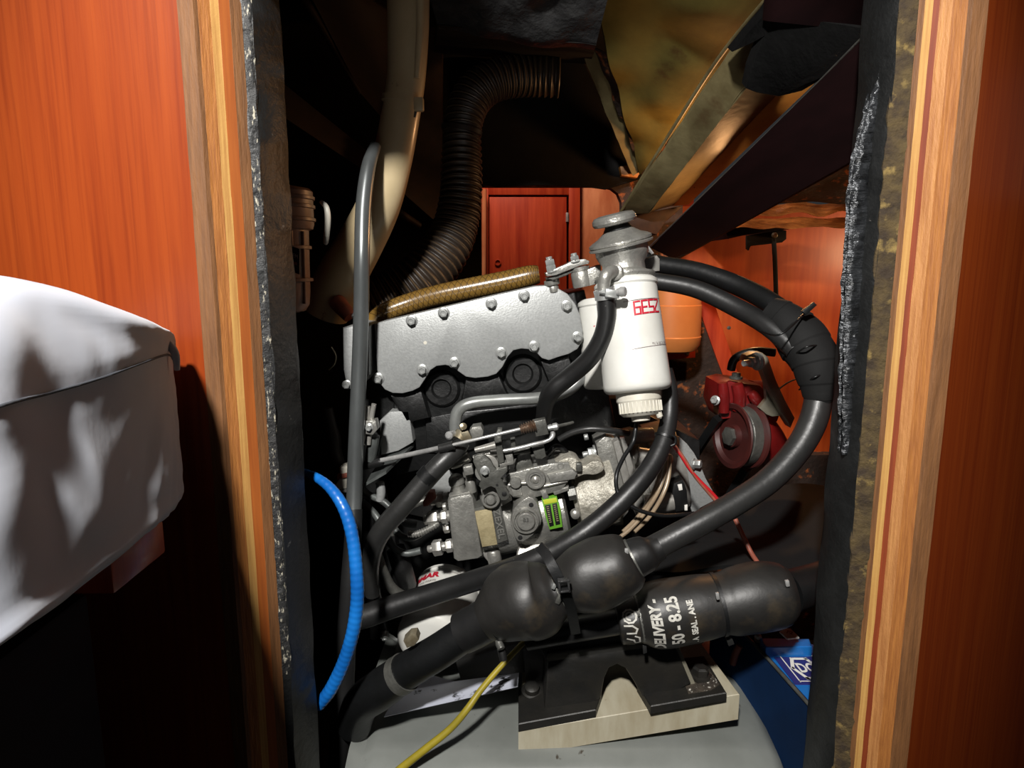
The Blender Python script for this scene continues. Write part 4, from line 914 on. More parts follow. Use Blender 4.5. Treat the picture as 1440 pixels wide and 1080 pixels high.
# grey hose left of the pump
h5 = empty('side_hose', W(560, 700, 0.78), 'grey-black hose slanting from the pump top down to the left of the unions', 'hose')
tube('hose', [(652, 622, 0.80, 10), (640, 634, 0.79, 13), (620, 652, 0.78, 14), (592, 682, 0.775, 14.5), (564, 714, 0.77, 14.5), (540, 742, 0.77, 14.5), (526, 768, 0.775, 14), (521, 800, 0.78, 12), (524, 835, 0.79, 11)], rubber_grey, h5, 8, 20)
tube('tape_band', [(607, 664, 0.7775, 15.3), (597, 675, 0.7765, 15.5)], rubber, h5, 3, 20, sub=False)
cl = tube('hose_clamp', [(652, 609, 0.805, 11.5), (649, 614, 0.803, 12), (645, 620, 0.80, 12.5)], brass, h5, 3, 20)
lathe('clamp_screw', W(633, 612, 0.79), (-0.3, -0.9, 0.1), [(0.0045, -0.01), (0.005, 0), (0.005, 0.004), (0.003, 0.006), (0.0005, 0.0062)], steel, cl, 14)
lathe('clamp_screw', W(651, 600, 0.79), (0.2, -0.9, 0.3), [(0.003, -0.01), (0.0042, 0), (0.0042, 0.004), (0.001, 0.005)], brass, cl, 14)
prism('clamp_band', [(648, 609), (658, 606), (664, 617), (653, 622)], 0.789, 0.004, brass, cl, 0.6)
# injector pipes
ip = [[(586, 738, 0.83), (570, 735, 0.83), (556, 722, 0.835), (540, 706, 0.84), (516, 694, 0.85), (505, 680, 0.87)],
      [(592, 774, 0.83), (570, 778, 0.83), (552, 768, 0.83), (542, 748, 0.835), (528, 724, 0.845), (510, 706, 0.86)],
      [(606, 700, 0.85), (586, 708, 0.845), (570, 716, 0.84), (556, 730, 0.84), (552, 752, 0.84)],
      [(600, 745, 0.84), (580, 756, 0.835), (562, 752, 0.835), (548, 734, 0.84)]]
for i, q in enumerate(ip):
    lab = ['top injector pipe, dark steel, leaving the upper pump union', 'lowest injector pipe, dark steel, leaving the lower pump union', 'dark injector pipe behind the rust-red boot', 'dark injector pipe between the two pump unions'][i]
    tag(wire('injector_pipe', q, 5.0, block_grey if i != 2 else cast_dark, None, 8, 12), lab, 'pipe', 'injector pipes')
sp_ = [(575, 750, 0.815), (584, 751, 0.812), (594, 748, 0.812), (606, 742, 0.814), (616, 736, 0.818)]
tag(ringed('ribbed_sleeve', [q + (4.6,) for q in sp_], cast, None, 0.0032, 0.12, 30, 12), 'small ribbed grey sleeve on a pipe between the pump unions', 'sleeve')
for i, q in enumerate(([(530, 778, 0.80, 7), (540, 806, 0.80, 7), (552, 828, 0.80, 7.5), (572, 842, 0.81, 8)], [(518, 790, 0.82, 6), (528, 830, 0.82, 6), (538, 870, 0.82, 6), (541, 896, 0.82, 6)], [(556, 770, 0.85, 13), (566, 800, 0.85, 14), (574, 824, 0.86, 12)])):
    tag(tube('drain_pipe', q, [cast_dark, rubber, block_black][i], None, 8, 14), ['bent dark metal pipe beside the oil filter', 'thin black pipe dropping between the blue tube and the oil filter', 'fat black pipe stub left of the oil filter top'][i], 'pipe')
tag(stack(541, 888, 0.815, Vector((0.1, -0.6, -0.7)), [(5, 4, 12), (6.5, 5, 6), (4, 3, 12)], None, 'drain_plug', zinc), 'small zinc plug low down beside the blue tube', 'plug')
# throttle cable along the pump top
tc = empty('throttle_cable', W(600, 640, 0.76), 'bright throttle cable rod running across above the pump', 'cable')
tube('rod', [(536, 647.5, 0.825, 3.6), (580, 638.5, 0.805, 3.6), (622, 629, 0.775, 3.6)], steel, tc, 4, 12)
tube('inner_rod', [(622, 629, 0.775, 2.4), (680, 615.5, 0.77, 2.4), (737, 602, 0.775, 2.4)], steel, tc, 4, 10)
tube('sleeve', [(512, 655, 0.832, 5.8), (518, 653.5, 0.83, 6.2), (534, 650, 0.826, 6.0), (538, 649, 0.825, 5)], rubber_worn, tc, 3, 14)
tube('sleeve', [(618, 631, 0.777, 6.2), (638, 626, 0.774, 6.2)], rubber_grey, tc, 3, 14, sub=False)
tube('outer_cable', [(430, 672, 0.84, 4), (460, 668, 0.84, 4), (490, 660, 0.838, 5), (512, 655, 0.832, 5)], rubber, tc, 5, 12)
ringed('spring', [(732, 604, 0.775, 6), (742, 601, 0.775, 7), (752, 598, 0.777, 7)], spring_m, tc, 0.0028, 0.22, 30, 14)
box('end_block', W(760, 600, 0.785), (0.0155, 0.014, 0.0185), cast_dark, tc, Matrix.Rotation(-TILT, 3, 'Y'), 0.001)
lathe('end_nut', W(780, 600, 0.79), U, [(0.0032, -0.008), (0.0032, -0.002), (0.0045, -0.002), (0.0045, 0.003), (0.002, 0.005)], zinc, tc, 10)
tube('end_link', [(776, 601, 0.79, 2), (790, 598, 0.80, 2.5), (806, 594, 0.81, 2)], cast_dark, tc, 3, 8)
# cluster of small pipes and the bracket behind the grey pipe
cs = empty('pipe_clip', W(520, 620, 0.82), 'small clip holding two bright pipe ends just right of the grey pipe', 'clip')
tube('pipe_end', [(517, 571, 0.82, 4), (515, 590, 0.82, 4), (510, 625, 0.82, 4)], alu, cs, 4, 12)
tube('pipe_end', [(526, 568, 0.82, 3.6), (522, 590, 0.82, 3.6), (518, 625, 0.82, 3.6)], alu, cs, 4, 12)
prism('clip_body', [(512, 592), (528, 591), (531, 604), (524, 612), (510, 610)], 0.81, 0.015, cast, cs, 1.5)
bolt(519, 601, 0.81, 6, cs)
tube('lower_pipe', [(526, 612, 0.83, 8), (523, 632, 0.83, 8), (520, 648, 0.83, 7.5)], block_grey, cs, 4, 14)
tube('stub_pipe', [(534, 678, 0.84, 6), (536, 692, 0.84, 6.5), (534, 704, 0.84, 6)], cover_grey, cs, 4, 12)
lp = empty('wire_terminal', W(478, 680, 0.76), 'weathered white and rust-stained terminal block left of the grey pipe', 'terminal')
prism('block', [(477, 658), (490, 655), (492, 686), (472, 690), (470, 684), (478, 672)], 0.83, 0.02, white_pl, lp, 1.5)
prism('rust_band', [(474, 668), (491, 665), (491, 671), (473, 675)], 0.827, 0.01, red_boot, lp, 1)
prism('tab', [(478, 690), (491, 688), (491, 693), (479, 692)], 0.828, 0.008, steel, lp, 0.5)
tag(tube('dipstick_tube', [(459, 574, 0.86, 9), (464, 598, 0.86, 9.5), (468, 616, 0.86, 11), (471, 636, 0.86, 9.5), (480, 664, 0.86, 9)], bellows, None, 6, 14), 'dull brown tube standing in shadow beside the left foam strip', 'tube')
tag(wire('thin_loop_wire', [(466, 488, 0.84), (472, 500, 0.84), (470, 512, 0.84), (462, 520, 0.84)], 1.2, brass, None, 8, 6), 'thin brass wire loop in shadow left of the cover', 'wire')
# strainer at upper left
sr = empty('sea_strainer', W(420, 445, 0.80), 'cloudy ribbed strainer bowl half hidden behind the left foam strip', 'strainer')
kx = mpp(350, 0.80); so = W(402, 440, 0.82)
lathe('bowl', so, (0, 0, 1), [(r * kx, h * kx) for r, h in [(18, 0), (28, 3), (34, 12), (36, 30), (38, 118), (44, 120), (46, 126), (46, 172), (42, 176), (20, 180)]], strainer_m, sr, 40, 35)
for h in (46, 92, 130, 148, 160):
    lathe('band', so + Vector((0, 0, h * kx)), (0, 0, 1), [(r * kx, q * kx) for r, q in ([(37, -1), (41, 0), (41, 4), (37, 5)] if h < 120 else [(46, 0), (48.5, 1), (48.5, 5), (46, 6)])], strainer_m, sr, 40)
for a_ in (0.15, 0.65, 1.15):
    d_ = Vector((math.sin(a_), -math.cos(a_), 0))
    make('rib', tube_vf([tuple(so + d_ * 36 * kx + Vector((0, 0, 14 * kx))) + (2.4 * kx,), tuple(so + d_ * 39 * kx + Vector((0, 0, 116 * kx))) + (2.4 * kx,)], 8), strainer_m, sr, 60)
tube('bail', [(452, 284, 0.80, 3), (459, 292, 0.79, 4), (461, 310, 0.79, 4.5), (459, 335, 0.795, 4), (458, 342, 0.80, 3)], white_pl, sr, 6, 10)
prism('label', [(403, 344), (421, 350), (421, 386), (403, 380)], 0.7785, 0.002, ink_black, sr, 0)
make('label_print', text_vf('TREM', 8, lambda x, y: W(412 + x * 0.7, 359 - y + x * 0.28, 0.7776)), label_white, sr, None)
prism('label_mark', [(406, 366), (417, 369), (417, 373), (406, 370)], 0.7777, 0.001, red_boot, sr, 0)

# ------------------------------------------------------------------ sleeved couplings in front
sc_ = empty('sleeved_coupling', W(760, 890, 0.67), 'two fat black rubber sleeves joined end to end with clamps, crossing low in front', 'coupling')
YM = 0.675
tube('sleeve', [(928, 769, YM + 0.006, 18), (918, 774, YM + 0.005, 20), (910, 778, YM + 0.004, 25), (897, 783, YM + 0.003, 27.5), (888, 787, YM + 0.002, 28)], rubber_worn, sc_, 6, 26)
tube('sleeve', [(891, 786, YM, 29), (889, 787, YM, 36), (880, 791, YM, 42), (865, 797, YM, 46.5), (845, 805, YM, 49.5), (822, 814, YM, 48.5), (804, 822, YM, 42), (794, 827, YM, 37), (786, 830, YM, 36)], muff_m, sc_, 8, 32, 0.05)
tube('sleeve', [(792, 827, YM, 36), (783, 831, YM, 38), (773, 835, YM, 45), (757, 841, YM, 53), (737, 845, YM, 56), (718, 853, YM, 51), (702, 862, YM, 43), (691, 868, YM, 36), (682, 873, YM, 30)], muff_m, sc_, 8, 40, 0.11)
tube('sleeve', [(690, 869, YM + 0.002, 31), (682, 873, YM + 0.003, 30), (664, 883, YM + 0.006, 29.5), (650, 890, YM + 0.008, 29)], rubber_worn, sc_, 6, 28)
tube('hose_tail', [(655, 890, YM + 0.008, 24), (620, 914, YM + 0.012, 24.5), (590, 932, YM + 0.018, 25), (566, 947, YM + 0.025, 26), (534, 970, YM + 0.035, 28), (508, 990, YM + 0.05, 26), (498, 1020, YM + 0.07, 24)], rubber, sc_, 8, 26)
tube('clamp', [(893, 784.5, YM + 0.002, 29), (890, 786, YM + 0.002, 29.2)], cast_dark, sc_, 2, 28)
box('clamp_tip', W(881, 775, YM - 0.0195), (0.004, 0.003, 0.006), steel, sc_, None, 0.0008)
tube('clamp', [(793, 826, YM, 39), (788, 828.5, YM, 39)], cast_dark, sc_, 2, 30)
box('clamp_link', W(786, 842, YM - 0.0265), (0.005, 0.006, 0.010), cast_dark, sc_, Matrix.Rotation(R(24), 3, 'Y'), 0.001)
box('clamp_link', W(779, 824, YM - 0.0265), (0.004, 0.005, 0.006), zinc, sc_, Matrix.Rotation(R(24), 3, 'Y'), 0.001)
tube('clamp', [(695, 866, YM, 37), (691, 868, YM, 36.5)], rubber, sc_, 2, 28)
lathe('clamp_screw', W(702, 905, YM - 0.02), (0.4, -0.7, -0.6), [(0.003, -0.004), (0.004, 0), (0.004, 0.006), (0.001, 0.007)], cast_dark, sc_, 12)
lathe('clamp_screw', W(705, 912, YM - 0.015), (0.2, -0.3, -1), [(0.004, -0.004), (0.0045, 0), (0.004, 0.012), (0.001, 0.013)], rubber_worn, sc_, 12)
cb_ = tube('band_clamp', [(570, 944.5, YM + 0.0235, 27.5), (565, 948, YM + 0.025, 27.5), (560, 951, YM + 0.0265, 27.5)], cast_dark, sc_, 3, 30)
prism('band_lug', [(567, 902), (576, 893), (585, 892), (589, 900), (583, 908), (572, 912)], YM + 0.004, 0.014, brass, cb_, 1.5)
# strap around both pipes
sp2 = empty('strap', W(785, 880, 0.66), 'broad black cable strap with square buckle tying the two pipes together', 'strap')
V = []
stp = [(757, 768, 0.655), (766, 778, 0.648), (776, 795, 0.638), (788, 818, 0.634), (797, 838, 0.636), (804, 862, 0.648), (810, 892, 0.668)]
pp = cr([tuple(W(*q)) for q in stp], 6); V, F = [], []
for i, q in enumerate(pp):
    q = Vector(q); t_ = (Vector(pp[min(i + 1, len(pp) - 1)]) - Vector(pp[max(i - 1, 0)])).normalized(); sd_ = t_.cross(Vector((0, 1, 0))).normalized(); nn = sd_.cross(t_).normalized()
    w2 = 7.2 * mpp(820, 0.64)
    for a_, b_ in ((-1, 0), (1, 0), (1, 1), (-1, 1)): V.append(q + sd_ * w2 * a_ + nn * 0.003 * b_)
for i in range(len(pp) - 1):
    for k_ in range(4): F.append((i * 4 + k_, i * 4 + (k_ + 1) % 4, (i + 1) * 4 + (k_ + 1) % 4, (i + 1) * 4 + k_))
F += [(0, 1, 2, 3), tuple(len(V) - 4 + k_ for k_ in range(4))]
make('band', (V, F), rubber, sp2, 40)
bx_ = W(793, 823, 0.628); rb = Matrix.Rotation(R(-8), 3, 'Y')
for dx, dz, sx, sz in ((-0.0046, 0, 0.0022, 0.0125), (0.0046, 0, 0.0022, 0.0125), (0, 0.0054, 0.0115, 0.0022), (0, -0.0054, 0.0115, 0.0022)):
    box('buckle_side', bx_ + Vector((dx, 0, dz)), (sx, 0.007, sz), tape_black, sp2, rb, 0.0006)
# lower pipe with lettered sleeve
lc = empty('lettered_coupling', W(960, 900, 0.72), 'black rubber sleeve coupling with white stencilled lettering, low at right', 'coupling')
YL = 0.715
axp = [(760, 893), (870, 873), (1000, 849), (1110, 832)]
def la(x): return 893 - (x - 760) * (61 / 350.0)
tube('inner_pipe', [(740, la(740), YL + 0.01, 18), (800, la(800), YL + 0.005, 18), (875, la(875), YL, 18)], rubber_worn, lc, 4, 22)
tube('cuff', [(868, la(868), YL, 27), (870, la(870), YL, 31), (880, la(880), YL, 32), (893, la(893), YL, 33), (897, la(897), YL, 33)], muff_m, lc, 6, 30)
body = tube('sleeve', [(895, la(895), YL, 33), (901, la(901), YL, 36), (910, la(910), YL, 42), (922, la(922), YL, 46), (940, la(940), YL, 47), (962, la(962), YL, 46), (985, la(985), YL, 45), (1004, la(1004), YL, 43), (1012, la(1012), YL, 42)], muff_m, lc, 6, 36, 0.0)
tube('sleeve', [(1006, la(1006), YL, 42), (1018, la(1018), YL, 43), (1032, la(1032), YL, 46), (1060, la(1060) - 1, YL, 48), (1085, la(1085), YL, 46.5), (1102, la(1102), YL, 42), (1112, la(1112), YL, 34)], muff_m, lc, 7, 34, 0.04)
tube('hose_tail', [(1108, la(1108), YL, 30), (1135, 824, YL + 0.01, 28), (1170, 812, YL + 0.03, 27), (1215, 790, YL + 0.06, 26)], rubber, lc, 6, 22)
tube('clamp', [(897, la(897), YL, 34.5), (901, la(901), YL, 35.5)], cast_dark, lc, 2, 30)
tube('clamp', [(1007, la(1007), YL, 44), (1012, la(1012), YL, 44)], rubber, lc, 2, 30)
box('clamp_tip', W(1009, 838, YL - 0.034), (0.0035, 0.003, 0.008), steel, lc, Matrix.Rotation(R(-12), 3, 'Y'), 0.0008)
box('clamp_tip', W(1107, 820, YL - 0.030), (0.004, 0.004, 0.007), steel, lc, Matrix.Rotation(R(-12), 3, 'Y'), 0.0008)
box('clamp_tip', W(898, 863, YL - 0.025), (0.003, 0.003, 0.006), cast, lc, Matrix.Rotation(R(-12), 3, 'Y'), 0.0008)
prism('tie_head', [(1015, 887), (1027, 885), (1029, 891), (1017, 894)], YL - 0.012, 0.008, rubber_grey, lc, 0.8)
prism('tie_tail', [(1020, 895), (1028, 893), (1033, 906), (1025, 909)], YL - 0.012, 0.004, rubber_grey, lc, 0.4)
prism('tie_tail', [(904, 908), (909, 906), (910, 918), (905, 920)], YL - 0.012, 0.004, rubber_grey, lc, 0.4)
lx = (W(1000, la(1000), YL) - W(880, la(880), YL)).normalized()          # along the pipe
lz = Vector((0, 0, 1)); lz = (lz - lx * lz.dot(lx)).normalized(); ln_ = lz.cross(lx)
if ln_.y > 0: ln_ = -ln_
prof = [(868, 31), (880, 32.5), (893, 33.5), (901, 36.5), (910, 42.5), (922, 46.5), (940, 47.6), (962, 46.6), (985, 45.6)]
def on_pipe(x, arc):
    """x pixel along the pipe, arc metres up around the skin"""
    for (x0, r0), (x1, r1) in zip(prof, prof[1:]):
        if x <= x1: break
    r = (r0 + (r1 - r0) * min(1, max(0, (x - x0) / (x1 - x0)))); r = (r + 0.5) * mpp(860, YL)
    a_ = arc / r - 0.14
    return W(x, la(x), YL) + lz * math.sin(a_) * r + ln_ * math.cos(a_) * r
pm = mpp(860, YL)
make('white_lettering', text_vf('DELIVERY -', 19 * pm, lambda x, y: on_pipe(918 - y / pm, x + 12 * pm), 0.0007, 0.84), ink_white, body, None)
make('white_lettering', text_vf('50 - 8.25', 23 * pm, lambda x, y: on_pipe(942 - y / pm, x + 17 * pm), 0.0006, 0.86), ink_white, body, None)
make('white_lettering', text_vf('. A  SEAL . ANE', 11 * pm, lambda x, y: on_pipe(965 - y / pm, x + 10 * pm), 0.0004, 0.9), ink_white, body, None)
def stroke(pls, wd): return ribbon(pls, wd, lambda x, y: on_pipe(883 + x, y * pm))
arc_ = lambda cx, cy, r, a0, a1: [(cx + r * math.cos(a0 + (a1 - a0) * i / 10), cy + r * math.sin(a0 + (a1 - a0) * i / 10)) for i in range(11)]
make('white_emblem', stroke([arc_(1, 26, 9, 0, 6.28), arc_(1, 26, 5, 0.6, 4.6), [(-8, 14), (2, 13), (8, 8), (5, 2), (-6, 3)], [(-7, -6), (1, -10), (3, -18), (9, -16), (9, -6), (4, -3)], [(-8, -26), (0, -22), (3, -30), (-4, -32), (6, -36)]], 2.4), ink_white, lc, None)

# ------------------------------------------------------------------ wires
tag(wire('looped_wire', [(896, 590, 0.80), (894, 602, 0.79), (890, 622, 0.785), (876, 645, 0.77), (867, 668, 0.755), (868, 690, 0.75), (880, 706, 0.745), (900, 718, 0.745), (930, 725, 0.75), (958, 724, 0.76), (976, 722, 0.77)], 3.0, rubber, None, 8, 10),
    'thin black wire looping from the filter drain across the hose', 'wire')
tag(wire('wire_tip', [(896, 592, 0.80), (899, 580, 0.80)], 2.2, brass, None), 'bare wire tip below the fuel filter bowl', 'wire')
for i, q in enumerate(([(942, 620, 0.80), (956, 638, 0.80), (970, 660, 0.80), (986, 678, 0.80), (1002, 694, 0.80), (1014, 708, 0.80)], [(945, 622, 0.80), (962, 645, 0.80), (976, 668, 0.80), (994, 690, 0.80), (1008, 706, 0.80)])):
    tag(wire('red_wire', q, 2.4, red_wire if i == 0 else red_boot, None, 8, 8), ['bright red wire running right from the hose tie', 'paler red wire twisted below the bright red one'][i], 'wire', 'red wires')
tag(wire('red_lower_wire', [(1034, 730, 0.80), (1046, 756, 0.79), (1058, 780, 0.78), (1072, 800, 0.78)], 3.4, red_boot, None, 8, 8), 'dull red wire dropping behind the long hose at right', 'wire')
for i, q in enumerate(([(938, 642, 0.81), (934, 668, 0.80), (924, 694, 0.79), (906, 722, 0.775), (885, 745, 0.765), (868, 758, 0.76)], [(931, 646, 0.81), (926, 672, 0.80), (916, 698, 0.79), (896, 728, 0.775), (876, 748, 0.765)], [(942, 640, 0.815), (940, 672, 0.805), (930, 700, 0.795), (912, 728, 0.78), (892, 748, 0.77)])):
    tag(wire('clear_tube', q, 3.0, clear_tube, None, 8, 10), ['middle of three clear amber tubes under the hose', 'left one of three clear amber tubes under the hose', 'right one of three clear amber tubes under the hose'][i], 'tube', 'clear amber tubes')
tag(wire('sheathed_cable', [(786, 618, 0.86), (806, 608, 0.855), (830, 603, 0.85), (858, 605, 0.85), (884, 609, 0.86)], 4.5, rubber_grey, None, 8, 10), 'dull grey cable arching over the gear case', 'cable')
tag(wire('dark_cable', [(770, 640, 0.84), (782, 628, 0.84), (794, 634, 0.84), (800, 644, 0.85)], 4.0, rubber, None, 8, 10), 'short black cable loop behind the sealant-smeared flange', 'cable')

# ------------------------------------------------------------------ red water pump with pulley and bracket
wp = empty('water_pump', W(1050, 650, 1.0), 'red enamelled water pump with a belt pulley at the right of the bay', 'water pump')
wa = Vector((-0.955, -0.29, 0.06)).normalized()
kw = mpp(560, 0.98)
lathe('body', W(1052, 570, 0.99), wa, [(r * kw, h * kw) for r, h in [(30, -30), (36, -26), (36, 0), (30, 4), (30, 14), (22, 18)]], red_cast, wp, 30, 40)
prism('body_block', [(1012, 540), (1028, 536), (1070, 542), (1078, 552), (1076, 572), (1052, 586), (1016, 590), (1008, 570)], 0.955, 0.07, red_cast, wp, 3)
for q in ([(1016, 538, 0.95, 7), (1018, 560, 0.95, 8), (1018, 580, 0.95, 7)], [(1036, 540, 0.948, 8), (1040, 558, 0.948, 9), (1038, 578, 0.948, 8)], [(1056, 552, 0.948, 6), (1062, 560, 0.948, 8), (1070, 572, 0.95, 6)]):
    tube('body_lobe', q, red_cast, wp, 6, 16)
tube('body_neck', [(1060, 590, 0.97, 22), (1074, 614, 0.98, 26), (1090, 640, 1.0, 24)], red_cast, wp, 5, 20)
bolt(1006, 563, 0.945, 7, wp, axis=(-0.6, -0.8, 0.2))
stack(1035, 533, 0.955, Vector((0, 0, 1)), [(9, 4, 18), (6, 5, 16)], wp, 'outlet', cast_dark)
def pul(px, py, Y, prof, mat, nm, par=wp): return lathe(nm, W(px, py, Y), wa, [(r * kw, h * kw) for r, h in prof], mat, par, 40, 30)
pu = pul(1043, 613, 0.945, [(10, -16), (44, -14), (45, -12), (44, -9), (33, -2), (31, 2), (33, 6), (43, 13), (45, 15), (44, 17), (38, 17), (34, 12), (16, 11), (15, 18), (8, 18)], red_dull, 'pulley')
pul(1043, 613, 0.945, [(40, -6), (41, -5), (41, 8), (40, 9)], cast_dark, 'pulley_groove', pu)
lathe('hub_nut', W(1043, 613, 0.945) + wa * 17 * kw, wa, [(r * kw, h * kw) for r, h in [(13, 0), (13, 6), (9, 7)]], cast_dark, pu, 6, 30)
bt = empty('drive_belt', W(990, 660, 0.98), 'black drive belt running to the red pulley', 'belt')
make('run', tube_vf([tuple(W(1010, 588, 0.96)) + (0.008,), tuple(W(984, 628, 1.0)) + (0.008,), tuple(W(962, 664, 1.03)) + (0.008,)], 4), rubber, bt, 20)
make('run', tube_vf([tuple(W(1050, 658, 0.96)) + (0.008,), tuple(W(1030, 690, 1.0)) + (0.008,), tuple(W(1008, 730, 1.03)) + (0.008,)], 4), rubber, bt, 20)
ba = empty('belt_arm', W(1080, 560, 0.90), 'olive-grey adjuster arm with a bright bolt above the red pump', 'bracket')
prism('arm', [(1046, 508), (1050, 500), (1060, 496), (1072, 496), (1080, 502), (1092, 536), (1104, 562), (1118, 588), (1112, 602), (1098, 580), (1084, 552), (1072, 520), (1062, 514)], 0.91, 0.02, bracket_m, ba, 1.6)
prism('guard_plate', [(1076, 540), (1098, 580), (1106, 584), (1086, 586), (1078, 583), (1068, 574), (1078, 562)], 0.925, 0.01, bracket_m, ba, 1)
stack(1066, 508, 0.905, Vector((-0.9, -0.42, -0.06)), [(13, 3, 22), (10, 4, 20), (8, 8, 6), (4.5, 12, 14)], ba, 'bolt', zinc)
tube('arm_back', [(1028, 520, 0.97, 6), (1034, 504, 0.965, 6), (1060, 494, 0.955, 6), (1090, 496, 0.95, 6)], rubber, ba, 6, 12)
tag(tube('fine_wire', [(1094, 548, 0.90, 1.2), (1108, 538, 0.89, 1.1), (1124, 532, 0.88, 1.0), (1142, 531, 0.87, 0.9)], bracket_m, None, 6, 6), 'fine stray wire above the red pump arm', 'wire')

# dark quilted sheet behind and below the long hose
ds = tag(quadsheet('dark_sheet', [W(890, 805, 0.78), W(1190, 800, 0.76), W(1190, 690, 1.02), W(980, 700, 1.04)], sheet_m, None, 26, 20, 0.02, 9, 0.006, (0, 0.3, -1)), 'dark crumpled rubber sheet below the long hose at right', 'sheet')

# ------------------------------------------------------------------ engine bed, packing block and mount
eb = empty('engine_bed', W(800, 1080, 0.85) * 1.0, 'grey moulded engine bed with a rounded right edge at the bottom', 'engine bed')
zt = W(1085, 1015, 0.74).z - 0.014
# moulded box: lofted rounded profile running left to right
outer = [(0.020, 0.0), (0.020, zt - 0.055), (0.028, zt - 0.022), (0.050, zt - 0.006), (0.085, zt), (0.26, zt + 0.010), (0.285, zt + 0.002), (0.296, zt - 0.03), (0.296, 0.0)]
xr = W(1108, 1040, 0.715).x; xl_ = W(510, 1080, 0.70).x
V, F = [], []
cols = [(xl_ - 0.02, 0.0), (xl_ - 0.005, 0.010), (xl_ + 0.01, 0.0), (xr - 0.05, 0.0), (xr - 0.022, 0.003), (xr - 0.009, 0.012), (xr - 0.002, 0.028), (xr, 0.055)]
prof_ = cr([(a, b) for a, b in outer], 4)
for (x, dn) in cols:
    for (y, z) in prof_: V.append((x + 0.02 * y, 0.66 + y + 0.0, max(0.0, z - dn if z > 0.02 else z)))
m_ = len(prof_)
for i in range(len(cols) - 1):
    for j in range(m_ - 1): F.append((i * m_ + j, i * m_ + j + 1, (i + 1) * m_ + j + 1, (i + 1) * m_ + j))
F.append(tuple(range(m_))); e_ = (len(cols) - 1) * m_; F.append(tuple(range(e_ + m_ - 1, e_ - 1, -1)))
make('moulding', (V, F), bed_grey, eb, 40)
pb = empty('packing_block', W(890, 1050, 0.75), 'cream packing block under the black engine mount', 'block')
bP = [W(729, 1028, 0.715), W(1040, 976, 0.725), W(985, 903, 0.84), W(735, 940, 0.84)]
dn_ = Vector((0, 0, -1)) * (W(735, 1063, 0.715) - W(729, 1028, 0.715)).length
make('block', extrude(bP, dn_ * 1.0, 0.0008, 1), pad_m, pb, 30)
mt = empty('engine_mount', W(860, 1000, 0.76), 'black steel engine mount with arched feet bolted on the cream block', 'engine mount')
up_ = Vector((0, 0, 0.004))
def on_top(x, y, lift=0.0):
    # point on the block's top face under a pixel
    n_ = (bP[1] - bP[0]).cross(bP[3] - bP[0]).normalized()
    c0 = Vector((0, 0, CAM_Z)); d_ = W(x, y, 1.0) - c0; t_ = (bP[0] + Vector((0, 0, lift)) - c0).dot(n_) / d_.dot(n_)
    return c0 + d_ * t_
th = Vector((0, 0, 0.010))
make('foot', extrude([on_top(*q, 0.0103) for q in [(729, 1018), (838, 998), (846, 975), (848, 948), (752, 955), (729, 965)]], -th, 0.001, 1), mount_m, mt, 30)
make('foot', extrude([on_top(*q, 0.0103) for q in [(915, 993), (1022, 974), (990, 922), (930, 928), (896, 962)]], -th, 0.001, 1), mount_m, mt, 30)
make('dust', extrude([on_top(*q, 0.0112) for q in [(968, 975), (1000, 970), (1012, 962), (996, 940), (975, 945), (962, 960)]], -th * 0.12, 0, 1), dust_m, mt, 30)
make('arch', extrude([W(*q) for q in [(765, 1004, 0.735), (836, 993, 0.735), (845, 982, 0.735), (850, 955, 0.735), (857, 940, 0.735), (868, 935, 0.735), (880, 941, 0.735), (892, 960, 0.735), (905, 984, 0.735), (920, 990, 0.735), (972, 962, 0.735), (948, 905, 0.735), (770, 930, 0.735)]], Vector((0, 0.06, 0.0)), 0.003, 2), mount_m, mt, 30)
make('rib', extrude([W(*q) for q in [(946, 906, 0.74), (953, 905, 0.74), (978, 962, 0.74), (972, 965, 0.74)]], Vector((0, 0.05, 0.0)), 0.0006, 1), bracket_m, mt, 30)
prism('cross_bar', [(756, 905), (905, 880), (990, 884), (990, 905), (900, 922), (770, 934)], 0.755, 0.05, mount_m, mt, 2)
q0 = on_top(748, 972, 0.011)
lathe('mount_bolt', q0, (0, -0.25, 1), [(0.013, 0), (0.013, 0.002), (0.0105, 0.003), (0.0105, 0.001), (0.009, 0.001), (0.009, 0.008), (0.006, 0.010)], mount_m, mt, 24)
q0 = on_top(985, 952, 0.011)
lathe('mount_bolt', q0, (0, 0, 1), [(0.014, 0), (0.014, 0.003), (0.010, 0.004), (0.010, 0.012), (0.007, 0.014)], mount_m, mt, 6)
prism('back_leg', [(735, 915), (780, 905), (790, 960), (740, 966)], 0.79, 0.03, mount_m, mt, 2)
prism('back_leg', [(640, 930), (740, 900), (740, 946), (650, 966)], 0.81, 0.05, mount_m, mt, 3)
ps = tag(make('oil_smudged_sheet', extrude([W(*q) for q in [(540, 1008, 0.735), (728, 966, 0.735), (730, 946, 0.785), (640, 958, 0.785), (608, 950, 0.79), (560, 972, 0.79)]], Vector((0, 0.002, -0.002)), 0), paper_m, None, 30), 'pale blue-white sheet with black oil smudges below the oil filter', 'sheet')

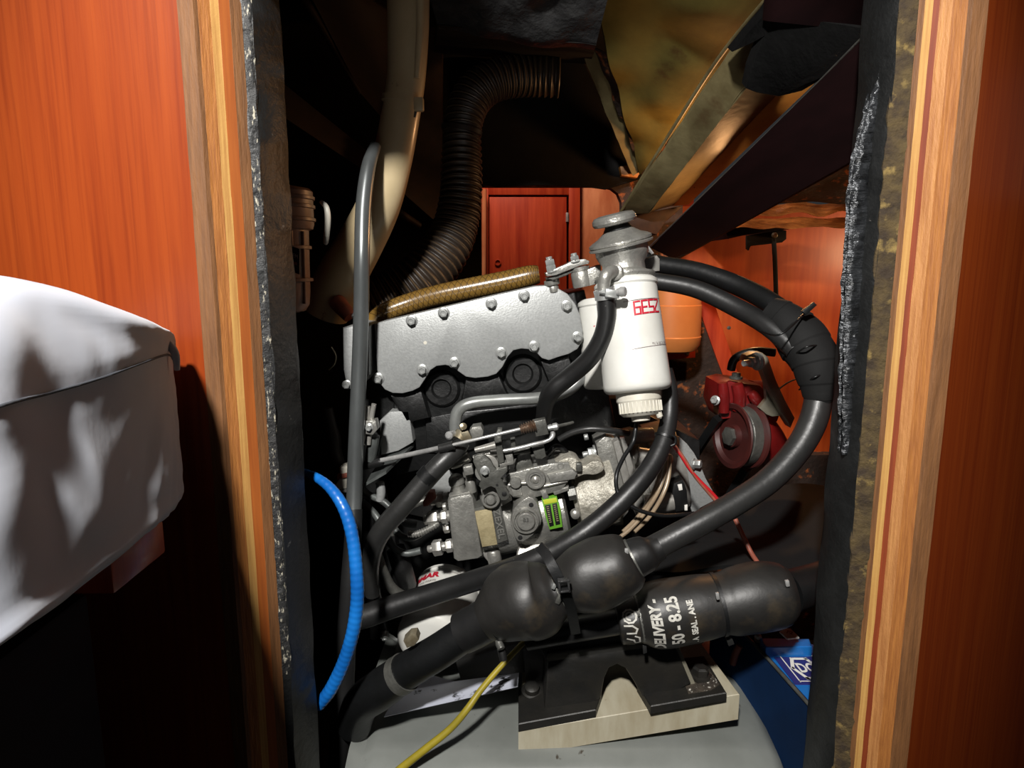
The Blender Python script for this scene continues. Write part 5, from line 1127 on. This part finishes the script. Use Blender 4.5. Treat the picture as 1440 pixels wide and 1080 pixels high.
# ------------------------------------------------------------------ battery charger and its tray at lower right
bt2 = empty('blue_case', W(1110, 960, 0.80), 'blue plastic case with a navy hexagon label at lower right behind the doorway edge', 'battery')
zc_ = W(1100, 920, 0.80)
def deck(pts, Ya, mat, nm, par, dz=0.05, lift=0.0, bev=0.001):
    """flat block whose level top face is seen at the given pixels"""
    z0 = W(*Ya).z + lift; c0 = Vector((0, 0, CAM_Z)); P = []
    for x, y in pts:
        d_ = W(x, y, 1.0) - c0; t_ = (z0 - CAM_Z) / d_.z; P.append(c0 + d_ * t_)
    return make(nm, extrude(P, Vector((0, 0, -dz)), bev, 1), mat, par, 30), P, z0
ref = (1090, 912, 0.80)
deck([(1072, 908), (1140, 905), (1240, 930), (1240, 1070), (1160, 1010), (1112, 962)], ref, blue_box, 'body', bt2, 0.10)
deck([(1050, 893), (1085, 878), (1108, 866), (1140, 904), (1072, 905)], (1090, 900, 0.83), blue_dark, 'back_tray', bt2, 0.05, -0.006)
deck([(1069, 897), (1138, 898), (1142, 909), (1077, 910)], (1090, 904, 0.805), blue_box, 'ridge', bt2, 0.02, 0.010)
lab, LP, lz0 = deck([(1084, 918), (1150, 918), (1190, 962), (1118, 962)], ref, label_navy, 'label', bt2, 0.002, 0.0012, 0)
def on_lab(u, v, lift=0.0008):
    p = LP[0].lerp(LP[1], u).lerp(LP[3].lerp(LP[2], u), v); return p + Vector((0, 0, lift))
def lab_fn(x, y): return on_lab(x, y)
make('label_frame', ribbon([[(0.13, 0.95), (0.13, 0.12), (1.0, 0.12)], [(0.13, 0.93), (1.0, 0.93)]], 0.025, lab_fn), label_white, lab, None)
hexp = [(0.20, 0.52), (0.33, 0.22), (0.62, 0.22), (0.74, 0.52), (0.62, 0.84), (0.33, 0.84), (0.20, 0.52)]
make('label_emblem', join(ribbon([hexp[0:4]], 0.07, lab_fn), ribbon([hexp[3:]], 0.07, lab_fn)), label_white, lab, None)
make('label_text', text_vf('DC', 0.40, lambda x, y: on_lab(0.47 + x * 0.62, 0.54 - y, 0.0012), 0.012), label_white, lab, None)
make('label_text', text_vf('P', 0.40, lambda x, y: on_lab(0.86 + x * 0.62, 0.54 - y, 0.0012), 0.012), label_white, lab, None)
tg, TP, _ = deck([(1096, 888), (1103, 883), (1112, 884), (1124, 896), (1107, 898)], (1105, 892, 0.82), label_white, 'tag', bt2, 0.002, 0.020, 0)
make('tag_text', text_vf('F2', 0.30, lambda x, y: TP[0].lerp(TP[3], 0.5 + x * 1.1) + (TP[2] - TP[4]) * (y * 1.2 + 0.12) + Vector((0, 0, 0.0009)), 0.01), ink_black, tg, None)
lathe('terminal', W(1066, 897, 0.81), (-0.2, -0.5, 0.8), [(0.004, -0.006), (0.0045, 0), (0.0045, 0.004), (0.002, 0.006)], steel, bt2, 12)
tr = empty('side_tray', W(1090, 1000, 0.76), 'navy side of the tray beside the blue case, with a thin grey rim', 'tray')
def on_deck(x, y, lift):
    z0 = W(*ref).z + lift; c0 = Vector((0, 0, CAM_Z)); d_ = W(x, y, 1.0) - c0
    return c0 + d_ * ((z0 - CAM_Z) / d_.z)
rimp = [on_deck(x, y, 0.004) for x, y in [(1000, 868), (1036, 884), (1072, 919), (1110, 961), (1150, 1006), (1172, 1032)]]
V = [p for p in rimp] + [p + Vector((0.004, 0.006, 0)) for p in rimp] + [p - Vector((0, 0, 0.13)) for p in rimp] + [p + Vector((0.004, 0.006, -0.13)) for p in rimp]
n_ = len(rimp); F = []
for i in range(n_ - 1):
    F += [(i, i + 1, n_ + i + 1, n_ + i), (i, i + 1, 2 * n_ + i + 1, 2 * n_ + i), (n_ + i, n_ + i + 1, 3 * n_ + i + 1, 3 * n_ + i)]
F += [(0, n_, 3 * n_, 2 * n_), (n_ - 1, 2 * n_ - 1, 4 * n_ - 1, 3 * n_ - 1)]
make('side', (V, F), blue_dark, tr, 30)
make('rim', tube_vf(cr([tuple(p + Vector((0, 0, 0.001))) + (0.0022,) for p in rimp], 6), 8), cast_dark, tr, 50)
tag(tube('red_cable', [(1040, 908, 0.82, 5), (1034, 920, 0.82, 5), (1030, 934, 0.82, 5)], red_boot, None, 6, 10), 'short red cable beside the engine bed edge', 'cable')
tag(tube('red_low_cable', [(1108, 1010, 0.735, 5), (1114, 1040, 0.73, 5), (1118, 1090, 0.73, 5)], red_boot, None, 6, 10), 'red cable at the bottom edge right of the engine bed', 'cable')
